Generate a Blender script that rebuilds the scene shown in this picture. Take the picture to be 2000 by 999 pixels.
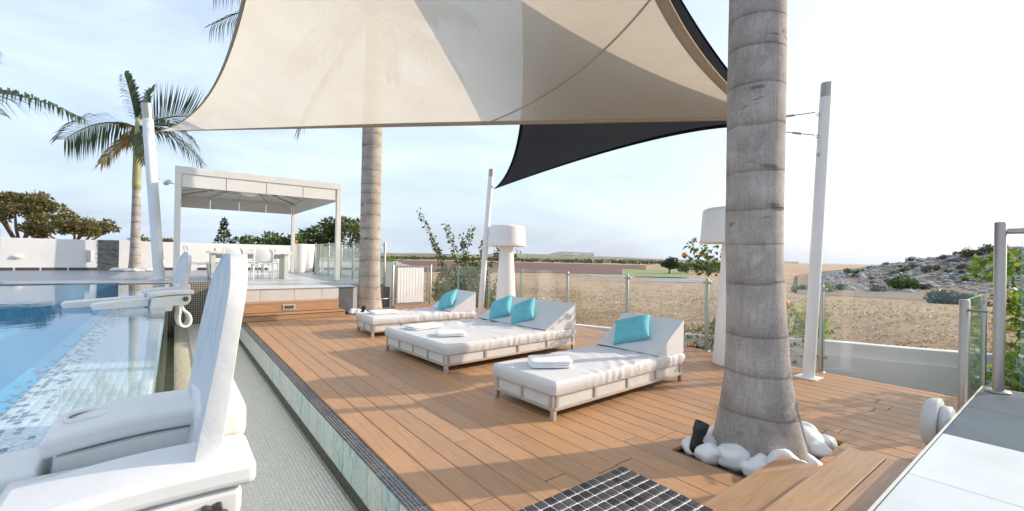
import bpy, bmesh, math, random
import numpy as np
from mathutils import Vector, Matrix, noise
random.seed(7); rng = np.random.default_rng(7)
R = math.radians
for o in list(bpy.data.objects): bpy.data.objects.remove(o)
scene = bpy.context.scene
col = scene.collection
H = 1.35                                    # eye height above the wooden deck (z = 0)

# ------------------------------------------------------------------ camera
cam_d = bpy.data.cameras.new('camera'); cam = bpy.data.objects.new('camera', cam_d); col.objects.link(cam)
cam_d.sensor_width = 36.0; cam_d.lens = 36.0 * 863.38 / 2000.0
cam_d.clip_start = 0.05; cam_d.clip_end = 60000
yaw, pitch, roll = R(37.413), R(0.2407), R(1.0372)
f_ = Vector((math.sin(yaw), math.cos(yaw), 0)); r_ = Vector((math.cos(yaw), -math.sin(yaw), 0)); u_ = Vector((0, 0, 1))
f2 = f_*math.cos(pitch) + u_*math.sin(pitch); u2 = -f_*math.sin(pitch) + u_*math.cos(pitch)
r3 = r_*math.cos(roll) + u2*math.sin(roll); u3 = -r_*math.sin(roll) + u2*math.cos(roll)
cm = Matrix((r3, u3, -f2)).transposed().to_4x4(); cm.translation = (0, 0, H)
cam.matrix_world = cm
scene.camera = cam

# ------------------------------------------------------------------ sky, sun, exposure
SUN_EL, SUN_AZ = R(22.5), R(112.0)          # azimuth clockwise from +Y
wd = bpy.data.worlds.new('World'); scene.world = wd; wd.use_nodes = True
nt = wd.node_tree; nt.nodes.clear()
def N(t, typ, **k):
    n = t.nodes.new(typ)
    for a, b in k.items(): setattr(n, a, b)
    return n
out = N(nt, 'ShaderNodeOutputWorld'); bg = N(nt, 'ShaderNodeBackground')
sky = N(nt, 'ShaderNodeTexSky', sky_type='NISHITA', sun_disc=False, sun_elevation=SUN_EL, sun_rotation=SUN_AZ,
        air_density=1.0, dust_density=4.0, ozone_density=2.0)
tc = N(nt, 'ShaderNodeTexCoord'); mp = N(nt, 'ShaderNodeMapping'); mp.inputs['Scale'].default_value = (1.3, 1.3, 5.0)
mp.inputs['Rotation'].default_value = (0.1, 0.22, 0.6)
cl = N(nt, 'ShaderNodeTexNoise'); cl.inputs['Scale'].default_value = 1.7; cl.inputs['Detail'].default_value = 9; cl.inputs['Roughness'].default_value = 0.55
cl.inputs['Distortion'].default_value = 0.5
cr = N(nt, 'ShaderNodeMapRange'); cr.inputs['From Min'].default_value = 0.36; cr.inputs['From Max'].default_value = 0.72
cr.inputs['To Min'].default_value = 0.46; cr.inputs['To Max'].default_value = 0.84
mx = N(nt, 'ShaderNodeMix', data_type='RGBA'); mx.inputs['B'].default_value = (5.3, 6.25, 7.6, 1)
nt.links.new(tc.outputs['Generated'], mp.inputs['Vector']); nt.links.new(mp.outputs[0], cl.inputs['Vector'])
nt.links.new(cl.outputs['Fac'], cr.inputs['Value']); nt.links.new(cr.outputs[0], mx.inputs['Factor'])
nt.links.new(sky.outputs[0], mx.inputs['A']); nt.links.new(mx.outputs['Result'], bg.inputs['Color'])
bg.inputs['Strength'].default_value = 0.085
nt.links.new(bg.outputs[0], out.inputs[0])
sd = bpy.data.lights.new('sun', 'SUN'); sun = bpy.data.objects.new('sun', sd); col.objects.link(sun)
sd.energy = 2.1; sd.angle = R(0.6); sd.color = (1.0, 0.86, 0.70)
sdir = Vector((math.sin(SUN_AZ)*math.cos(SUN_EL), math.cos(SUN_AZ)*math.cos(SUN_EL), math.sin(SUN_EL)))
sun.rotation_euler = sdir.to_track_quat('Z', 'Y').to_euler(); sun.location = (20, -10, 15)
vs = scene.view_settings; vs.view_transform = 'Standard'; vs.look = 'None'; vs.exposure = 1.24; vs.gamma = 1.0
scene.cycles.max_bounces = 8; scene.cycles.transparent_max_bounces = 24; scene.cycles.caustics_reflective = False; scene.cycles.caustics_refractive = False
scene.cycles.sample_clamp_indirect = 6.0
try: scene.cycles.use_denoising = True
except Exception: pass

# ------------------------------------------------------------------ materials
MATS = {}
def mat(name, base=(.5, .5, .5), rough=.6, metal=0., spec=.5):
    m = bpy.data.materials.new(name); m.use_nodes = True; t = m.node_tree
    b = t.nodes['Principled BSDF']
    b.inputs['Base Color'].default_value = (*base, 1); b.inputs['Roughness'].default_value = rough
    b.inputs['Metallic'].default_value = metal; b.inputs['Specular IOR Level'].default_value = spec
    MATS[name] = m
    return m, t, b
def coords(t, kind='Object', scale=(1, 1, 1), rand=False):
    c = N(t, 'ShaderNodeTexCoord'); m = N(t, 'ShaderNodeMapping'); m.inputs['Scale'].default_value = scale
    t.links.new(c.outputs[kind], m.inputs['Vector'])
    if rand:
        oi = N(t, 'ShaderNodeObjectInfo'); mu = N(t, 'ShaderNodeVectorMath', operation='SCALE'); mu.inputs['Scale'].default_value = 37.0
        cx = N(t, 'ShaderNodeCombineXYZ')
        for k in range(3): t.links.new(oi.outputs['Random'], cx.inputs[k])
        t.links.new(cx.outputs[0], mu.inputs[0]); t.links.new(mu.outputs[0], m.inputs['Location'])
    return m.outputs[0]
def noise_n(t, vec, scale=5, detail=6, rough=.6, dist=0.):
    n = N(t, 'ShaderNodeTexNoise'); n.inputs['Scale'].default_value = scale; n.inputs['Detail'].default_value = detail
    n.inputs['Roughness'].default_value = rough; n.inputs['Distortion'].default_value = dist
    t.links.new(vec, n.inputs['Vector']); return n.outputs['Fac']
def ramp(t, fac, stops):
    r = N(t, 'ShaderNodeValToRGB'); e = r.color_ramp.elements
    while len(e) < len(stops): e.new(.5)
    for k, (p, c) in enumerate(stops): e[k].position = p; e[k].color = (*c, 1)
    t.links.new(fac, r.inputs[0]); return r.outputs[0]
def mixc(t, fac, a, b, blend='MIX'):
    m = N(t, 'ShaderNodeMix', data_type='RGBA', blend_type=blend)
    for sock, v in (('Factor', fac), ('A', a), ('B', b)):
        if isinstance(v, (int, float)): m.inputs[sock].default_value = v
        elif isinstance(v, tuple): m.inputs[sock].default_value = (*v, 1)
        else: t.links.new(v, m.inputs[sock])
    return m.outputs['Result']
def bump(t, b, h, strength=.3, dist=.01):
    n = N(t, 'ShaderNodeBump'); n.inputs['Strength'].default_value = strength; n.inputs['Distance'].default_value = dist
    t.links.new(h, n.inputs['Height']); t.links.new(n.outputs[0], b.inputs['Normal'])
def simple(name, base, rough=.6, var=.12, scale=6, bmp=.15, bdist=.004, metal=0., rand=True, spec=.5, stretch=(1, 1, 1)):
    m, t, b = mat(name, base, rough, metal, spec)
    v = coords(t, 'Object', stretch, rand)
    f = noise_n(t, v, scale, 7, .62)
    lo = tuple(c*(1-var) for c in base); hi = tuple(min(1, c*(1+var)) for c in base)
    t.links.new(ramp(t, f, [(.3, lo), (.7, hi)]), b.inputs['Base Color'])
    if bmp: bump(t, b, noise_n(t, v, scale*7, 5, .6), bmp, bdist)
    return m

def make_wood(name, base, dark):
    m, t, b = mat(name, base, .48, 0, .35)
    v = coords(t, 'Object', (1, .06, 1), True)
    g = noise_n(t, v, 60, 8, .7)
    w = noise_n(t, coords(t, 'Object', (1, 1, 1), True), 2.2, 5, .6)
    oi = N(t, 'ShaderNodeObjectInfo')
    c1 = ramp(t, g, [(.28, dark), (.5, base), (.78, tuple(min(1, x*1.16) for x in base))])
    tint = ramp(t, oi.outputs['Random'], [(0, (.90, .91, .93)), (.5, (1, 1, 1)), (1, (1.06, 1.02, .97))])
    c2 = mixc(t, 1., c1, tint, 'MULTIPLY')
    c3 = mixc(t, .5, c2, ramp(t, w, [(.3, (.80, .80, .82)), (.65, (1.05, 1.04, 1.02))]), 'MULTIPLY')
    t.links.new(c3, b.inputs['Base Color'])
    bump(t, b, g, .28, .003)
    rr = ramp(t, w, [(.3, (.38,)*3), (.7, (.58,)*3)]); t.links.new(rr, b.inputs['Roughness'])
    return m
make_wood('deck_wood', (.48, .278, .148), (.37, .205, .105))
make_wood('step_wood', (.45, .27, .158), (.335, .19, .108))
simple('deck_under', (.14, .085, .055), .9, rand=False)

simple('white_paint', (.80, .80, .79), .45, .04, 3, .08)
simple('wall_render', (.80, .79, .77), .8, .05, 1.2, .25, .003)
simple('grey_render', (.42, .42, .42), .8, .15, 2, .25, .004)
simple('skirt_dark', (.07, .07, .08), .45, .2, 4, .1)
simple('steel', (.40, .365, .33), .36, .06, 3, .05, .001, metal=1., stretch=(1, 1, .05))
simple('rail_taupe', (.50, .44, .38), .42, .08, 5, .05, .001, metal=.35)
simple('black_plastic', (.015, .015, .016), .38, .2, 20, .1, .001)
simple('knob_brown', (.055, .042, .045), .5, .2, 20, .15, .002)
simple('lamp_plastic', (.84, .83, .81), .42, .025, 2, .02)
simple('terry', (.86, .86, .87), .95, .03, 12, .8, .006)
simple('fabric_white', (.66, .66, .665), .78, .035, 4, .12, .002)
simple('cover_white', (.64, .63, .61), .8, .06, 4, .2, .003)
simple('valance', (.74, .71, .66), .8, .04, 3, .15, .002)
simple('gazebo_paint', (.70, .69, .64), .5, .05, 3, .06)
simple('roof_fabric', (.62, .58, .52), .85, .05, 3, .12, .002)
simple('pebble', (.80, .79, .77), .6, .05, 9, .25, .003)
simple('fixture_grey', (.60, .57, .54), .55, .06, 6, .1)
simple('bark', (.16, .12, .085), .9, .3, 8, .6, .01)
simple('twig', (.20, .15, .08), .85, .3, 20, .4, .004)
simple('orange_fruit', (.85, .33, .03), .45, .1, 30, .3, .002)
simple('petal', (.85, .84, .82), .6, .04, 20, .1)
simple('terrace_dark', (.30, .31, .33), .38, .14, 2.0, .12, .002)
simple('terrace_light', (.66, .66, .64), .35, .08, 2.5, .1, .002)
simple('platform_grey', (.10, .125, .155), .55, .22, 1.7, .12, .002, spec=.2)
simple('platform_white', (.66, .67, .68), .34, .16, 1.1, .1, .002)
simple('trim_metal', (.70, .67, .60), .4, .05, 4, .05, metal=.5)
simple('riser_panel', (.60, .57, .54), .5, .06, 2.5, .1)
simple('slate', (.10, .105, .115), .5, .35, 5, .7, .012)
simple('grout_white', (.80, .78, .73), .85, .08, 30, .2, .001)
simple('grout_beige', (.66, .64, .58), .85, .1, 30, .2, .001)
simple('foam_seat', (.74, .73, .71), .40, .05, 4, .12, .004)
simple('terra', (.55, .25, .12), .7, .1, 8, .2)

# peeling vinyl for the back of the pool chairs
m, t, b = mat('foam_worn', (.80, .80, .79), .45)
v = coords(t, 'Object', (1, 1, .55), True)
a = noise_n(t, v, 9, 9, .7, .6); bb = noise_n(t, v, 42, 6, .7)
t.links.new(ramp(t, a, [(.36, (.47, .50, .54)), (.46, (.60, .615, .63)), (.60, (.68, .675, .66))]), b.inputs['Base Color'])
hh = N(t, 'ShaderNodeMath', operation='ADD'); t.links.new(a, hh.inputs[0]); t.links.new(bb, hh.inputs[1]); bump(t, b, hh.outputs[0], .22, .006)

# turquoise cushion weave
m, t, b = mat('turquoise', (.07, .50, .58), .85)
v = coords(t, 'Object', (1, 1, 1), True)
t.links.new(ramp(t, noise_n(t, v, 7, 6, .6), [(.3, (.12, .43, .50)), (.7, (.17, .53, .60))]), b.inputs['Base Color'])
wv = N(t, 'ShaderNodeTexWave'); wv.inputs['Scale'].default_value = 160; t.links.new(v, wv.inputs['Vector'])
bump(t, b, wv.outputs['Fac'], .2, .001)

# mosaic tiles (each is geometry; the material only varies tile to tile)
def tile_mat(name, stops, rough=.12, island=True):
    m, t, b = mat(name, stops[0][1], rough)
    if island:
        g = N(t, 'ShaderNodeNewGeometry'); src = g.outputs['Random Per Island']
        oi = N(t, 'ShaderNodeObjectInfo'); ad = N(t, 'ShaderNodeMath', operation='ADD'); t.links.new(src, ad.inputs[0]); t.links.new(oi.outputs['Random'], ad.inputs[1])
        fr = N(t, 'ShaderNodeMath', operation='FRACT'); t.links.new(ad.outputs[0], fr.inputs[0]); src = fr.outputs[0]
    c = ramp(t, src, stops)
    v = coords(t, 'Object', (1, 1, 1), True)
    c = mixc(t, .6, c, ramp(t, noise_n(t, v, 60, 4, .6), [(.3, (.6, .6, .6)), (.7, (1.25, 1.25, 1.25))]), 'MULTIPLY')
    t.links.new(c, b.inputs['Base Color'])
    bump(t, b, noise_n(t, v, 90, 3, .5), .25, .002)
    return m
tile_mat('mosaic_dark', [(0, (.030, .028, .034)), (.5, (.060, .055, .062)), (1, (.105, .09, .085))])
tile_mat('mosaic_brown', [(0, (.035, .03, .028)), (.5, (.065, .052, .045)), (1, (.10, .08, .065))], .2)
tile_mat('mosaic_white', [(0, (.80, .735, .64)), (.5, (.85, .785, .69)), (1, (.88, .82, .73))], .25)
tile_mat('shelf_white', [(0, (.74, .77, .77)), (.5, (.77, .79, .79)), (1, (.80, .81, .80))], .3)
tile_mat('mosaic_grey', [(0, (.14, .20, .26)), (.5, (.26, .33, .38)), (1, (.42, .47, .50))], .25)
m, t, b = mat('mosaic_far', (.05, .045, .04), .25)
v = coords(t, 'Object', (1, 1, 1))
sp = N(t, 'ShaderNodeSeparateXYZ'); cb = N(t, 'ShaderNodeCombineXYZ'); t.links.new(v, sp.inputs[0])
sx = N(t, 'ShaderNodeMath', operation='ADD'); t.links.new(sp.outputs[0], sx.inputs[0]); t.links.new(sp.outputs[1], sx.inputs[1])
t.links.new(sx.outputs[0], cb.inputs[0]); t.links.new(sp.outputs[2], cb.inputs[1])
bk = N(t, 'ShaderNodeTexBrick'); bk.offset = 0.; bk.inputs['Scale'].default_value = 1.0
bk.inputs['Color1'].default_value = (.035, .03, .027, 1); bk.inputs['Color2'].default_value = (.085, .07, .055, 1); bk.inputs['Mortar'].default_value = (.46, .40, .31, 1)
bk.inputs['Mortar Size'].default_value = .006; bk.inputs['Brick Width'].default_value = .045; bk.inputs['Row Height'].default_value = .045
t.links.new(cb.outputs[0], bk.inputs['Vector']); t.links.new(bk.outputs['Color'], b.inputs['Base Color'])
bump(t, b, bk.outputs['Fac'], -.4, .004)

# marbled glass tiles on the deck's pool face
m, t, b = mat('glass_tile', (.5, .62, .6), .08)
v = coords(t, 'Object', (1, .55, .35), True)
sw = noise_n(t, v, 9, 5, .55, 2.2); sw2 = noise_n(t, v, 26, 5, .6, 2.5)
oi = N(t, 'ShaderNodeObjectInfo')
blu = ramp(t, sw, [(.25, (.16, .38, .48)), (.42, (.30, .50, .55)), (.55, (.62, .66, .62)), (.72, (.36, .52, .55))])
pal = ramp(t, sw, [(.25, (.42, .52, .52)), (.45, (.70, .69, .63)), (.6, (.52, .61, .60)), (.8, (.74, .72, .66))])
sel = ramp(t, oi.outputs['Random'], [(.0, (0, 0, 0)), (.62, (.1, .1, .1)), (.78, (1, 1, 1))])
c = mixc(t, sel, pal, blu)
c = mixc(t, .5, c, ramp(t, sw2, [(.35, (.62, .66, .66)), (.6, (1.15, 1.12, 1.08))]), 'MULTIPLY')
t.links.new(c, b.inputs['Base Color']); b.inputs['Coat Weight'].default_value = .6; b.inputs['Coat Roughness'].default_value = .04

# thin clear glass
def glass(name, tint, extra=0.):
    m = bpy.data.materials.new(name); m.use_nodes = True; t = m.node_tree; t.nodes.clear(); MATS[name] = m
    o = N(t, 'ShaderNodeOutputMaterial'); tr = N(t, 'ShaderNodeBsdfTransparent'); tr.inputs[0].default_value = (*tint, 1)
    gl = N(t, 'ShaderNodeBsdfGlossy'); gl.inputs['Roughness'].default_value = .02; gl.inputs['Color'].default_value = (.9, 1, .97, 1)
    fr = N(t, 'ShaderNodeFresnel'); gb = N(t, 'ShaderNodeNewGeometry'); mr = N(t, 'ShaderNodeMapRange')   # same index on both faces of the sheet
    mr.inputs['To Min'].default_value = 1.5; mr.inputs['To Max'].default_value = 1/1.5; t.links.new(gb.outputs['Backfacing'], mr.inputs['Value']); t.links.new(mr.outputs[0], fr.inputs['IOR'])
    mx = N(t, 'ShaderNodeMixShader'); t.links.new(fr.outputs[0], mx.inputs[0]); t.links.new(tr.outputs[0], mx.inputs[1]); t.links.new(gl.outputs[0], mx.inputs[2])
    last = mx
    if extra:
        df = N(t, 'ShaderNodeBsdfDiffuse'); df.inputs['Color'].default_value = (.75, .8, .78, 1)
        m2 = N(t, 'ShaderNodeMixShader'); t.links.new(mx.outputs[0], m2.inputs[1]); t.links.new(df.outputs[0], m2.inputs[2])
        v = coords(t, 'Object', (1, 1, 1), True); f = noise_n(t, v, 1.4, 4, .6)
        rr = N(t, 'ShaderNodeMapRange'); rr.inputs['From Min'].default_value = .35; rr.inputs['From Max'].default_value = .7
        rr.inputs['To Min'].default_value = extra*.3; rr.inputs['To Max'].default_value = extra
        t.links.new(f, rr.inputs['Value']); t.links.new(rr.outputs[0], m2.inputs[0]); last = m2
    t.links.new(last.outputs[0], o.inputs[0]); return m
glass('clear_glass', (.972, .98, .974), .05)
glass('green_glass', (.92, .975, .95), .08)
simple('glass_edge', (.10, .42, .32), .15, .1, 5, 0)

# pool water: fresnel mirror over a clear body
m = bpy.data.materials.new('water'); m.use_nodes = True; t = m.node_tree; t.nodes.clear(); MATS['water'] = m
o = N(t, 'ShaderNodeOutputMaterial'); tr = N(t, 'ShaderNodeBsdfTransparent'); tr.inputs[0].default_value = (.87, .955, .985, 1)
gl = N(t, 'ShaderNodeBsdfGlossy'); gl.inputs['Roughness'].default_value = .015
fr = N(t, 'ShaderNodeFresnel'); gb = N(t, 'ShaderNodeNewGeometry'); mr = N(t, 'ShaderNodeMapRange')
mr.inputs['To Min'].default_value = 1.33; mr.inputs['To Max'].default_value = 1/1.33; t.links.new(gb.outputs['Backfacing'], mr.inputs['Value']); t.links.new(mr.outputs[0], fr.inputs['IOR'])
mx = N(t, 'ShaderNodeMixShader'); t.links.new(fr.outputs[0], mx.inputs[0]); t.links.new(tr.outputs[0], mx.inputs[1]); t.links.new(gl.outputs[0], mx.inputs[2])
v = coords(t, 'Object', (1.0, 2.2, 1)); bn = N(t, 'ShaderNodeBump'); bn.inputs['Strength'].default_value = .045; bn.inputs['Distance'].default_value = .03
t.links.new(noise_n(t, v, 2.4, 3, .5), bn.inputs['Height'])
for n_ in (gl, fr): t.links.new(bn.outputs[0], n_.inputs['Normal'])
t.links.new(mx.outputs[0], o.inputs[0])
m, t, b = mat('pool_blue', (.10, .58, .86), .3)
v = coords(t, 'Object', (1, 1, 1)); t.links.new(ramp(t, noise_n(t, v, 3, 5, .6), [(.3, (.04, .41, .65)), (.7, (.07, .49, .72))]), b.inputs['Base Color'])

# sail cloth: woven, lets light and a little of the view through
def sail_mat(name, c_lo, c_hi, transl, holes, stain=0.):
    m = bpy.data.materials.new(name); m.use_nodes = True; t = m.node_tree; t.nodes.clear(); MATS[name] = m
    o = N(t, 'ShaderNodeOutputMaterial')
    v = coords(t, 'Object', (1, 1, 1)); f = noise_n(t, v, .9, 8, .6); f2 = noise_n(t, v, 14, 8, .75, .4)
    c = ramp(t, f, [(.35, c_lo), (.65, c_hi)])
    if stain:
        big = noise_n(t, v, .55, 3, .5)
        ms = N(t, 'ShaderNodeMath', operation='MULTIPLY'); t.links.new(ramp(t, f2, [(.60, (0, 0, 0)), (.72, (1, 1, 1))]), ms.inputs[0])
        t.links.new(ramp(t, big, [(.50, (0, 0, 0)), (.64, (1, 1, 1))]), ms.inputs[1])
        ms2 = N(t, 'ShaderNodeMath', operation='MULTIPLY'); t.links.new(ms.outputs[0], ms2.inputs[0]); ms2.inputs[1].default_value = stain
        c = mixc(t, ms2.outputs[0], c, (.40, .30, .22))
        weave = noise_n(t, coords(t, 'Object', (.35, 1.5, 1)), 38, 5, .6)
        c = mixc(t, .35, c, ramp(t, weave, [(.3, (.86, .86, .86)), (.7, (1.06, 1.06, 1.06))]), 'MULTIPLY')
    df = N(t, 'ShaderNodeBsdfDiffuse'); tl = N(t, 'ShaderNodeBsdfTranslucent'); tp = N(t, 'ShaderNodeBsdfTransparent')
    t.links.new(c, df.inputs['Color']); t.links.new(c, tl.inputs['Color'])
    m1 = N(t, 'ShaderNodeMixShader'); m1.inputs[0].default_value = transl; t.links.new(df.outputs[0], m1.inputs[1]); t.links.new(tl.outputs[0], m1.inputs[2])
    m2 = N(t, 'ShaderNodeMixShader'); m2.inputs[0].default_value = holes; t.links.new(m1.outputs[0], m2.inputs[1]); t.links.new(tp.outputs[0], m2.inputs[2])
    t.links.new(m2.outputs[0], o.inputs[0]); return m
sail_mat('sail_beige', (.76, .68, .56), (.81, .74, .62), .50, .09, .85)
sail_mat('sail_hem', (.55, .47, .36), (.60, .52, .40), .3, .0)
sail_mat('sail_dark', (.016, .014, .0135), (.024, .021, .019), .22, .022)

# foliage
def leaf_mat(name, stops, transl=.35):
    m = bpy.data.materials.new(name); m.use_nodes = True; t = m.node_tree; t.nodes.clear(); MATS[name] = m
    o = N(t, 'ShaderNodeOutputMaterial'); g = N(t, 'ShaderNodeNewGeometry')
    c = ramp(t, g.outputs['Random Per Island'], stops)
    p = N(t, 'ShaderNodeBsdfPrincipled'); t.links.new(c, p.inputs['Base Color']); p.inputs['Roughness'].default_value = .5
    tl = N(t, 'ShaderNodeBsdfTranslucent'); t.links.new(mixc(t, 1., c, (1.25, 1.3, .7), 'MULTIPLY'), tl.inputs['Color'])
    m1 = N(t, 'ShaderNodeMixShader'); m1.inputs[0].default_value = transl
    t.links.new(p.outputs[0], m1.inputs[1]); t.links.new(tl.outputs[0], m1.inputs[2]); t.links.new(m1.outputs[0], o.inputs[0]); return m
leaf_mat('straw', [(0, (.22, .145, .085)), (.5, (.38, .275, .17)), (1, (.50, .39, .26))], .2)
leaf_mat('leaf_green', [(0, (.035, .075, .018)), (.55, (.07, .13, .03)), (1, (.15, .20, .045))])
leaf_mat('leaf_bright', [(0, (.05, .11, .015)), (.5, (.11, .21, .03)), (.9, (.24, .32, .05)), (1, (.45, .40, .05))])
leaf_mat('leaf_olive', [(0, (.075, .08, .03)), (.5, (.14, .13, .05)), (1, (.27, .22, .09))])
leaf_mat('leaf_dark', [(0, (.03, .05, .018)), (.6, (.055, .085, .028)), (1, (.11, .13, .045))])
leaf_mat('leaf_fig', [(0, (.045, .07, .02)), (.55, (.09, .12, .035)), (1, (.17, .17, .06))])
leaf_mat('leaf_pale', [(0, (.12, .17, .08)), (.6, (.22, .27, .14)), (1, (.32, .34, .2))])
leaf_mat('palm_leaf', [(0, (.025, .055, .03)), (.55, (.05, .09, .045)), (.9, (.10, .13, .05)), (1, (.18, .17, .07))], .25)
leaf_mat('palm_dry', [(0, (.22, .15, .06)), (.6, (.34, .24, .09)), (1, (.42, .34, .16))], .3)
leaf_mat('scrub', [(0, (.05, .055, .025)), (.6, (.085, .085, .04)), (1, (.14, .125, .07))], .1)

# palm trunk: grey, ringed, fibrous
def trunk_mat(name, lo, mid, hi):
    m, t, b = mat(name, mid, .85)
    v = coords(t, 'Object', (1, 1, .12)); fib = noise_n(t, v, 55, 8, .7)
    v2 = coords(t, 'Object', (1, 1, 1)); blot = noise_n(t, v2, 3.2, 8, .65); fine = noise_n(t, v2, 70, 6, .7)
    c = ramp(t, blot, [(.3, lo), (.52, mid), (.72, hi)])
    c = mixc(t, .55, c, ramp(t, fib, [(.3, (.72, .70, .68)), (.65, (1.18, 1.16, 1.14))]), 'MULTIPLY')
    c = mixc(t, .45, c, ramp(t, fine, [(.35, (.68, .66, .64)), (.60, (1.1, 1.1, 1.1)), (.70, (1.6, 1.6, 1.6))]), 'MULTIPLY')
    # ring scars, irregular heights
    sp = N(t, 'ShaderNodeSeparateXYZ'); t.links.new(coords(t, 'Object'), sp.inputs[0])
    wob = N(t, 'ShaderNodeMath', operation='MULTIPLY_ADD'); t.links.new(noise_n(t, coords(t, 'Object', (1.2, 1.2, .5)), 1.3, 2, .5), wob.inputs[0]); wob.inputs[1].default_value = .10; t.links.new(sp.outputs[2], wob.inputs[2])
    w2 = N(t, 'ShaderNodeMath', operation='MULTIPLY_ADD'); t.links.new(noise_n(t, coords(t, 'Object', (0, 0, 1)), 1.1, 2, .5), w2.inputs[0]); w2.inputs[1].default_value = .55; t.links.new(wob.outputs[0], w2.inputs[2]); wob = w2
    ml = N(t, 'ShaderNodeMath', operation='MULTIPLY'); t.links.new(wob.outputs[0], ml.inputs[0]); ml.inputs[1].default_value = 1/.29
    fr = N(t, 'ShaderNodeMath', operation='FRACT'); t.links.new(ml.outputs[0], fr.inputs[0])
    band = ramp(t, fr.outputs[0], [(0, (.55, .51, .49)), (.03, (.62, .58, .55)), (.14, (.90, .88, .87)), (.5, (1.06,)*3), (.97, (.98,)*3), (1, (.45, .41, .39))])
    c = mixc(t, ramp(t, noise_n(t, v2, 2.0, 4, .6), [(.3, (.25,)*3), (.65, (.95,)*3)]), c, mixc(t, 1., c, band, 'MULTIPLY'))
    scar = noise_n(t, coords(t, 'Object', (1.6, 1.6, 6.0)), 1.5, 6, .55, .6)
    c = mixc(t, ramp(t, scar, [(.635, (0, 0, 0)), (.67, (.65, .65, .65)), (.76, (.85, .85, .85))]), c, (.085, .072, .066))
    c = mixc(t, ramp(t, noise_n(t, v2, 5.5, 7, .7), [(.58, (0, 0, 0)), (.70, (.55, .55, .55))]), c, (.56, .54, .51))
    t.links.new(c, b.inputs['Base Color'])
    ad = N(t, 'ShaderNodeMath', operation='MULTIPLY_ADD'); t.links.new(fib, ad.inputs[0]); ad.inputs[1].default_value = .6; t.links.new(fine, ad.inputs[2])
    a2 = N(t, 'ShaderNodeMath', operation='ADD'); t.links.new(ad.outputs[0], a2.inputs[0]); t.links.new(ramp(t, fr.outputs[0], [(0, (.0,)*3), (.03, (.8,)*3), (.1, (.25,)*3), (.95, (.1,)*3), (1, (0,)*3)]), a2.inputs[1]); ad = a2
    bump(t, b, ad.outputs[0], .5, .012)
    return m
trunk_mat('palm_bark', (.27, .245, .225), (.38, .35, .325), (.50, .47, .44))
trunk_mat('palm_bark_pale', (.30, .26, .22), (.40, .355, .31), (.48, .44, .39))
m, t, b = mat('palm_shaft', (.38, .40, .20), .55)
t.links.new(ramp(t, noise_n(t, coords(t, 'Object', (1, 1, .15)), 12, 5, .6), [(.3, (.22, .22, .11)), (.6, (.36, .34, .18)), (.8, (.34, .22, .18))]), b.inputs['Base Color'])

# land
m, t, b = mat('dry_field', (.42, .29, .17), .95)
v = coords(t, 'Object', (1, 1, 1)); v2 = coords(t, 'Object', (.25, 1, 1))
f = noise_n(t, v, .12, 9, .62); f2 = noise_n(t, v2, 1.6, 10, .75); f3 = noise_n(t, v, 9, 8, .8)
c = ramp(t, f, [(.3, (.33, .215, .135)), (.5, (.43, .295, .185)), (.7, (.50, .365, .235))])
c = mixc(t, .8, c, ramp(t, f2, [(.34, (.50, .46, .43)), (.5, (.95, .95, .95)), (.66, (1.30, 1.28, 1.22))]), 'MULTIPLY')
c = mixc(t, .8, c, ramp(t, f3, [(.36, (.48, .44, .40)), (.62, (1.3, 1.28, 1.24))]), 'MULTIPLY')
t.links.new(c, b.inputs['Base Color']); bump(t, b, f3, 1., .12)
simple('plowed', (.125, .06, .042), .95, .2, .05, .5, .1, rand=False)
simple('green_crop', (.20, .26, .09), .95, .2, .1, .4, .1, rand=False)
simple('tunnel_film', (.72, .70, .66), .6, .1, .3, .2, .05)
m, t, b = mat('far_scrub', (.16, .15, .08), .95)
v = coords(t, 'Object', (1, 1, 1)); f = noise_n(t, v, .02, 9, .7)
t.links.new(ramp(t, f, [(.36, (.075, .085, .045)), (.5, (.15, .14, .075)), (.6, (.34, .26, .16)), (.75, (.42, .33, .21))]), b.inputs['Base Color'])
m, t, b = mat('cliff', (.35, .32, .27), .95)
v = coords(t, 'Object', (1, 1, .3)); f = noise_n(t, v, .02, 9, .75)
gn = N(t, 'ShaderNodeNewGeometry'); sz = N(t, 'ShaderNodeSeparateXYZ'); t.links.new(gn.outputs['Normal'], sz.inputs[0])
t.links.new(mixc(t, ramp(t, sz.outputs[2], [(.86, (0, 0, 0)), (.97, (1, 1, 1))]), ramp(t, f, [(.3, (.22, .19, .15)), (.6, (.5, .45, .37))]), (.10, .12, .06)), b.inputs['Base Color'])
m, t, b = mat('rocky_soil', (.30, .26, .22), .95)
v = coords(t, 'Object', (1, 1, 1)); f = noise_n(t, v, .22, 10, .75); f2 = noise_n(t, v, 1.3, 10, .8)
c = ramp(t, f, [(.38, (.045, .045, .025)), (.50, (.12, .10, .065)), (.60, (.28, .26, .25)), (.74, (.44, .43, .43))])
c = mixc(t, .7, c, ramp(t, f2, [(.35, (.45, .45, .42)), (.62, (1.3, 1.3, 1.3))]), 'MULTIPLY')
spz = N(t, 'ShaderNodeSeparateXYZ'); t.links.new(v, spz.inputs[0]); mz = N(t, 'ShaderNodeMapRange'); mz.inputs['From Min'].default_value = -1.9; mz.inputs['From Max'].default_value = -.9; t.links.new(spz.outputs[2], mz.inputs['Value'])
c = mixc(t, mz.outputs[0], mixc(t, f, (.20, .13, .085), (.36, .26, .17)), c)
t.links.new(c, b.inputs['Base Color']); bump(t, b, f2, .9, .3)
simple('limestone', (.36, .355, .36), .9, .25, 1.5, .6, .05)
simple('sea_water', (.10, .20, .30), .25, .05, .01, .1, .3, rand=False)
m, t, b = mat('curb_stone', (.50, .46, .38), .9)
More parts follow.
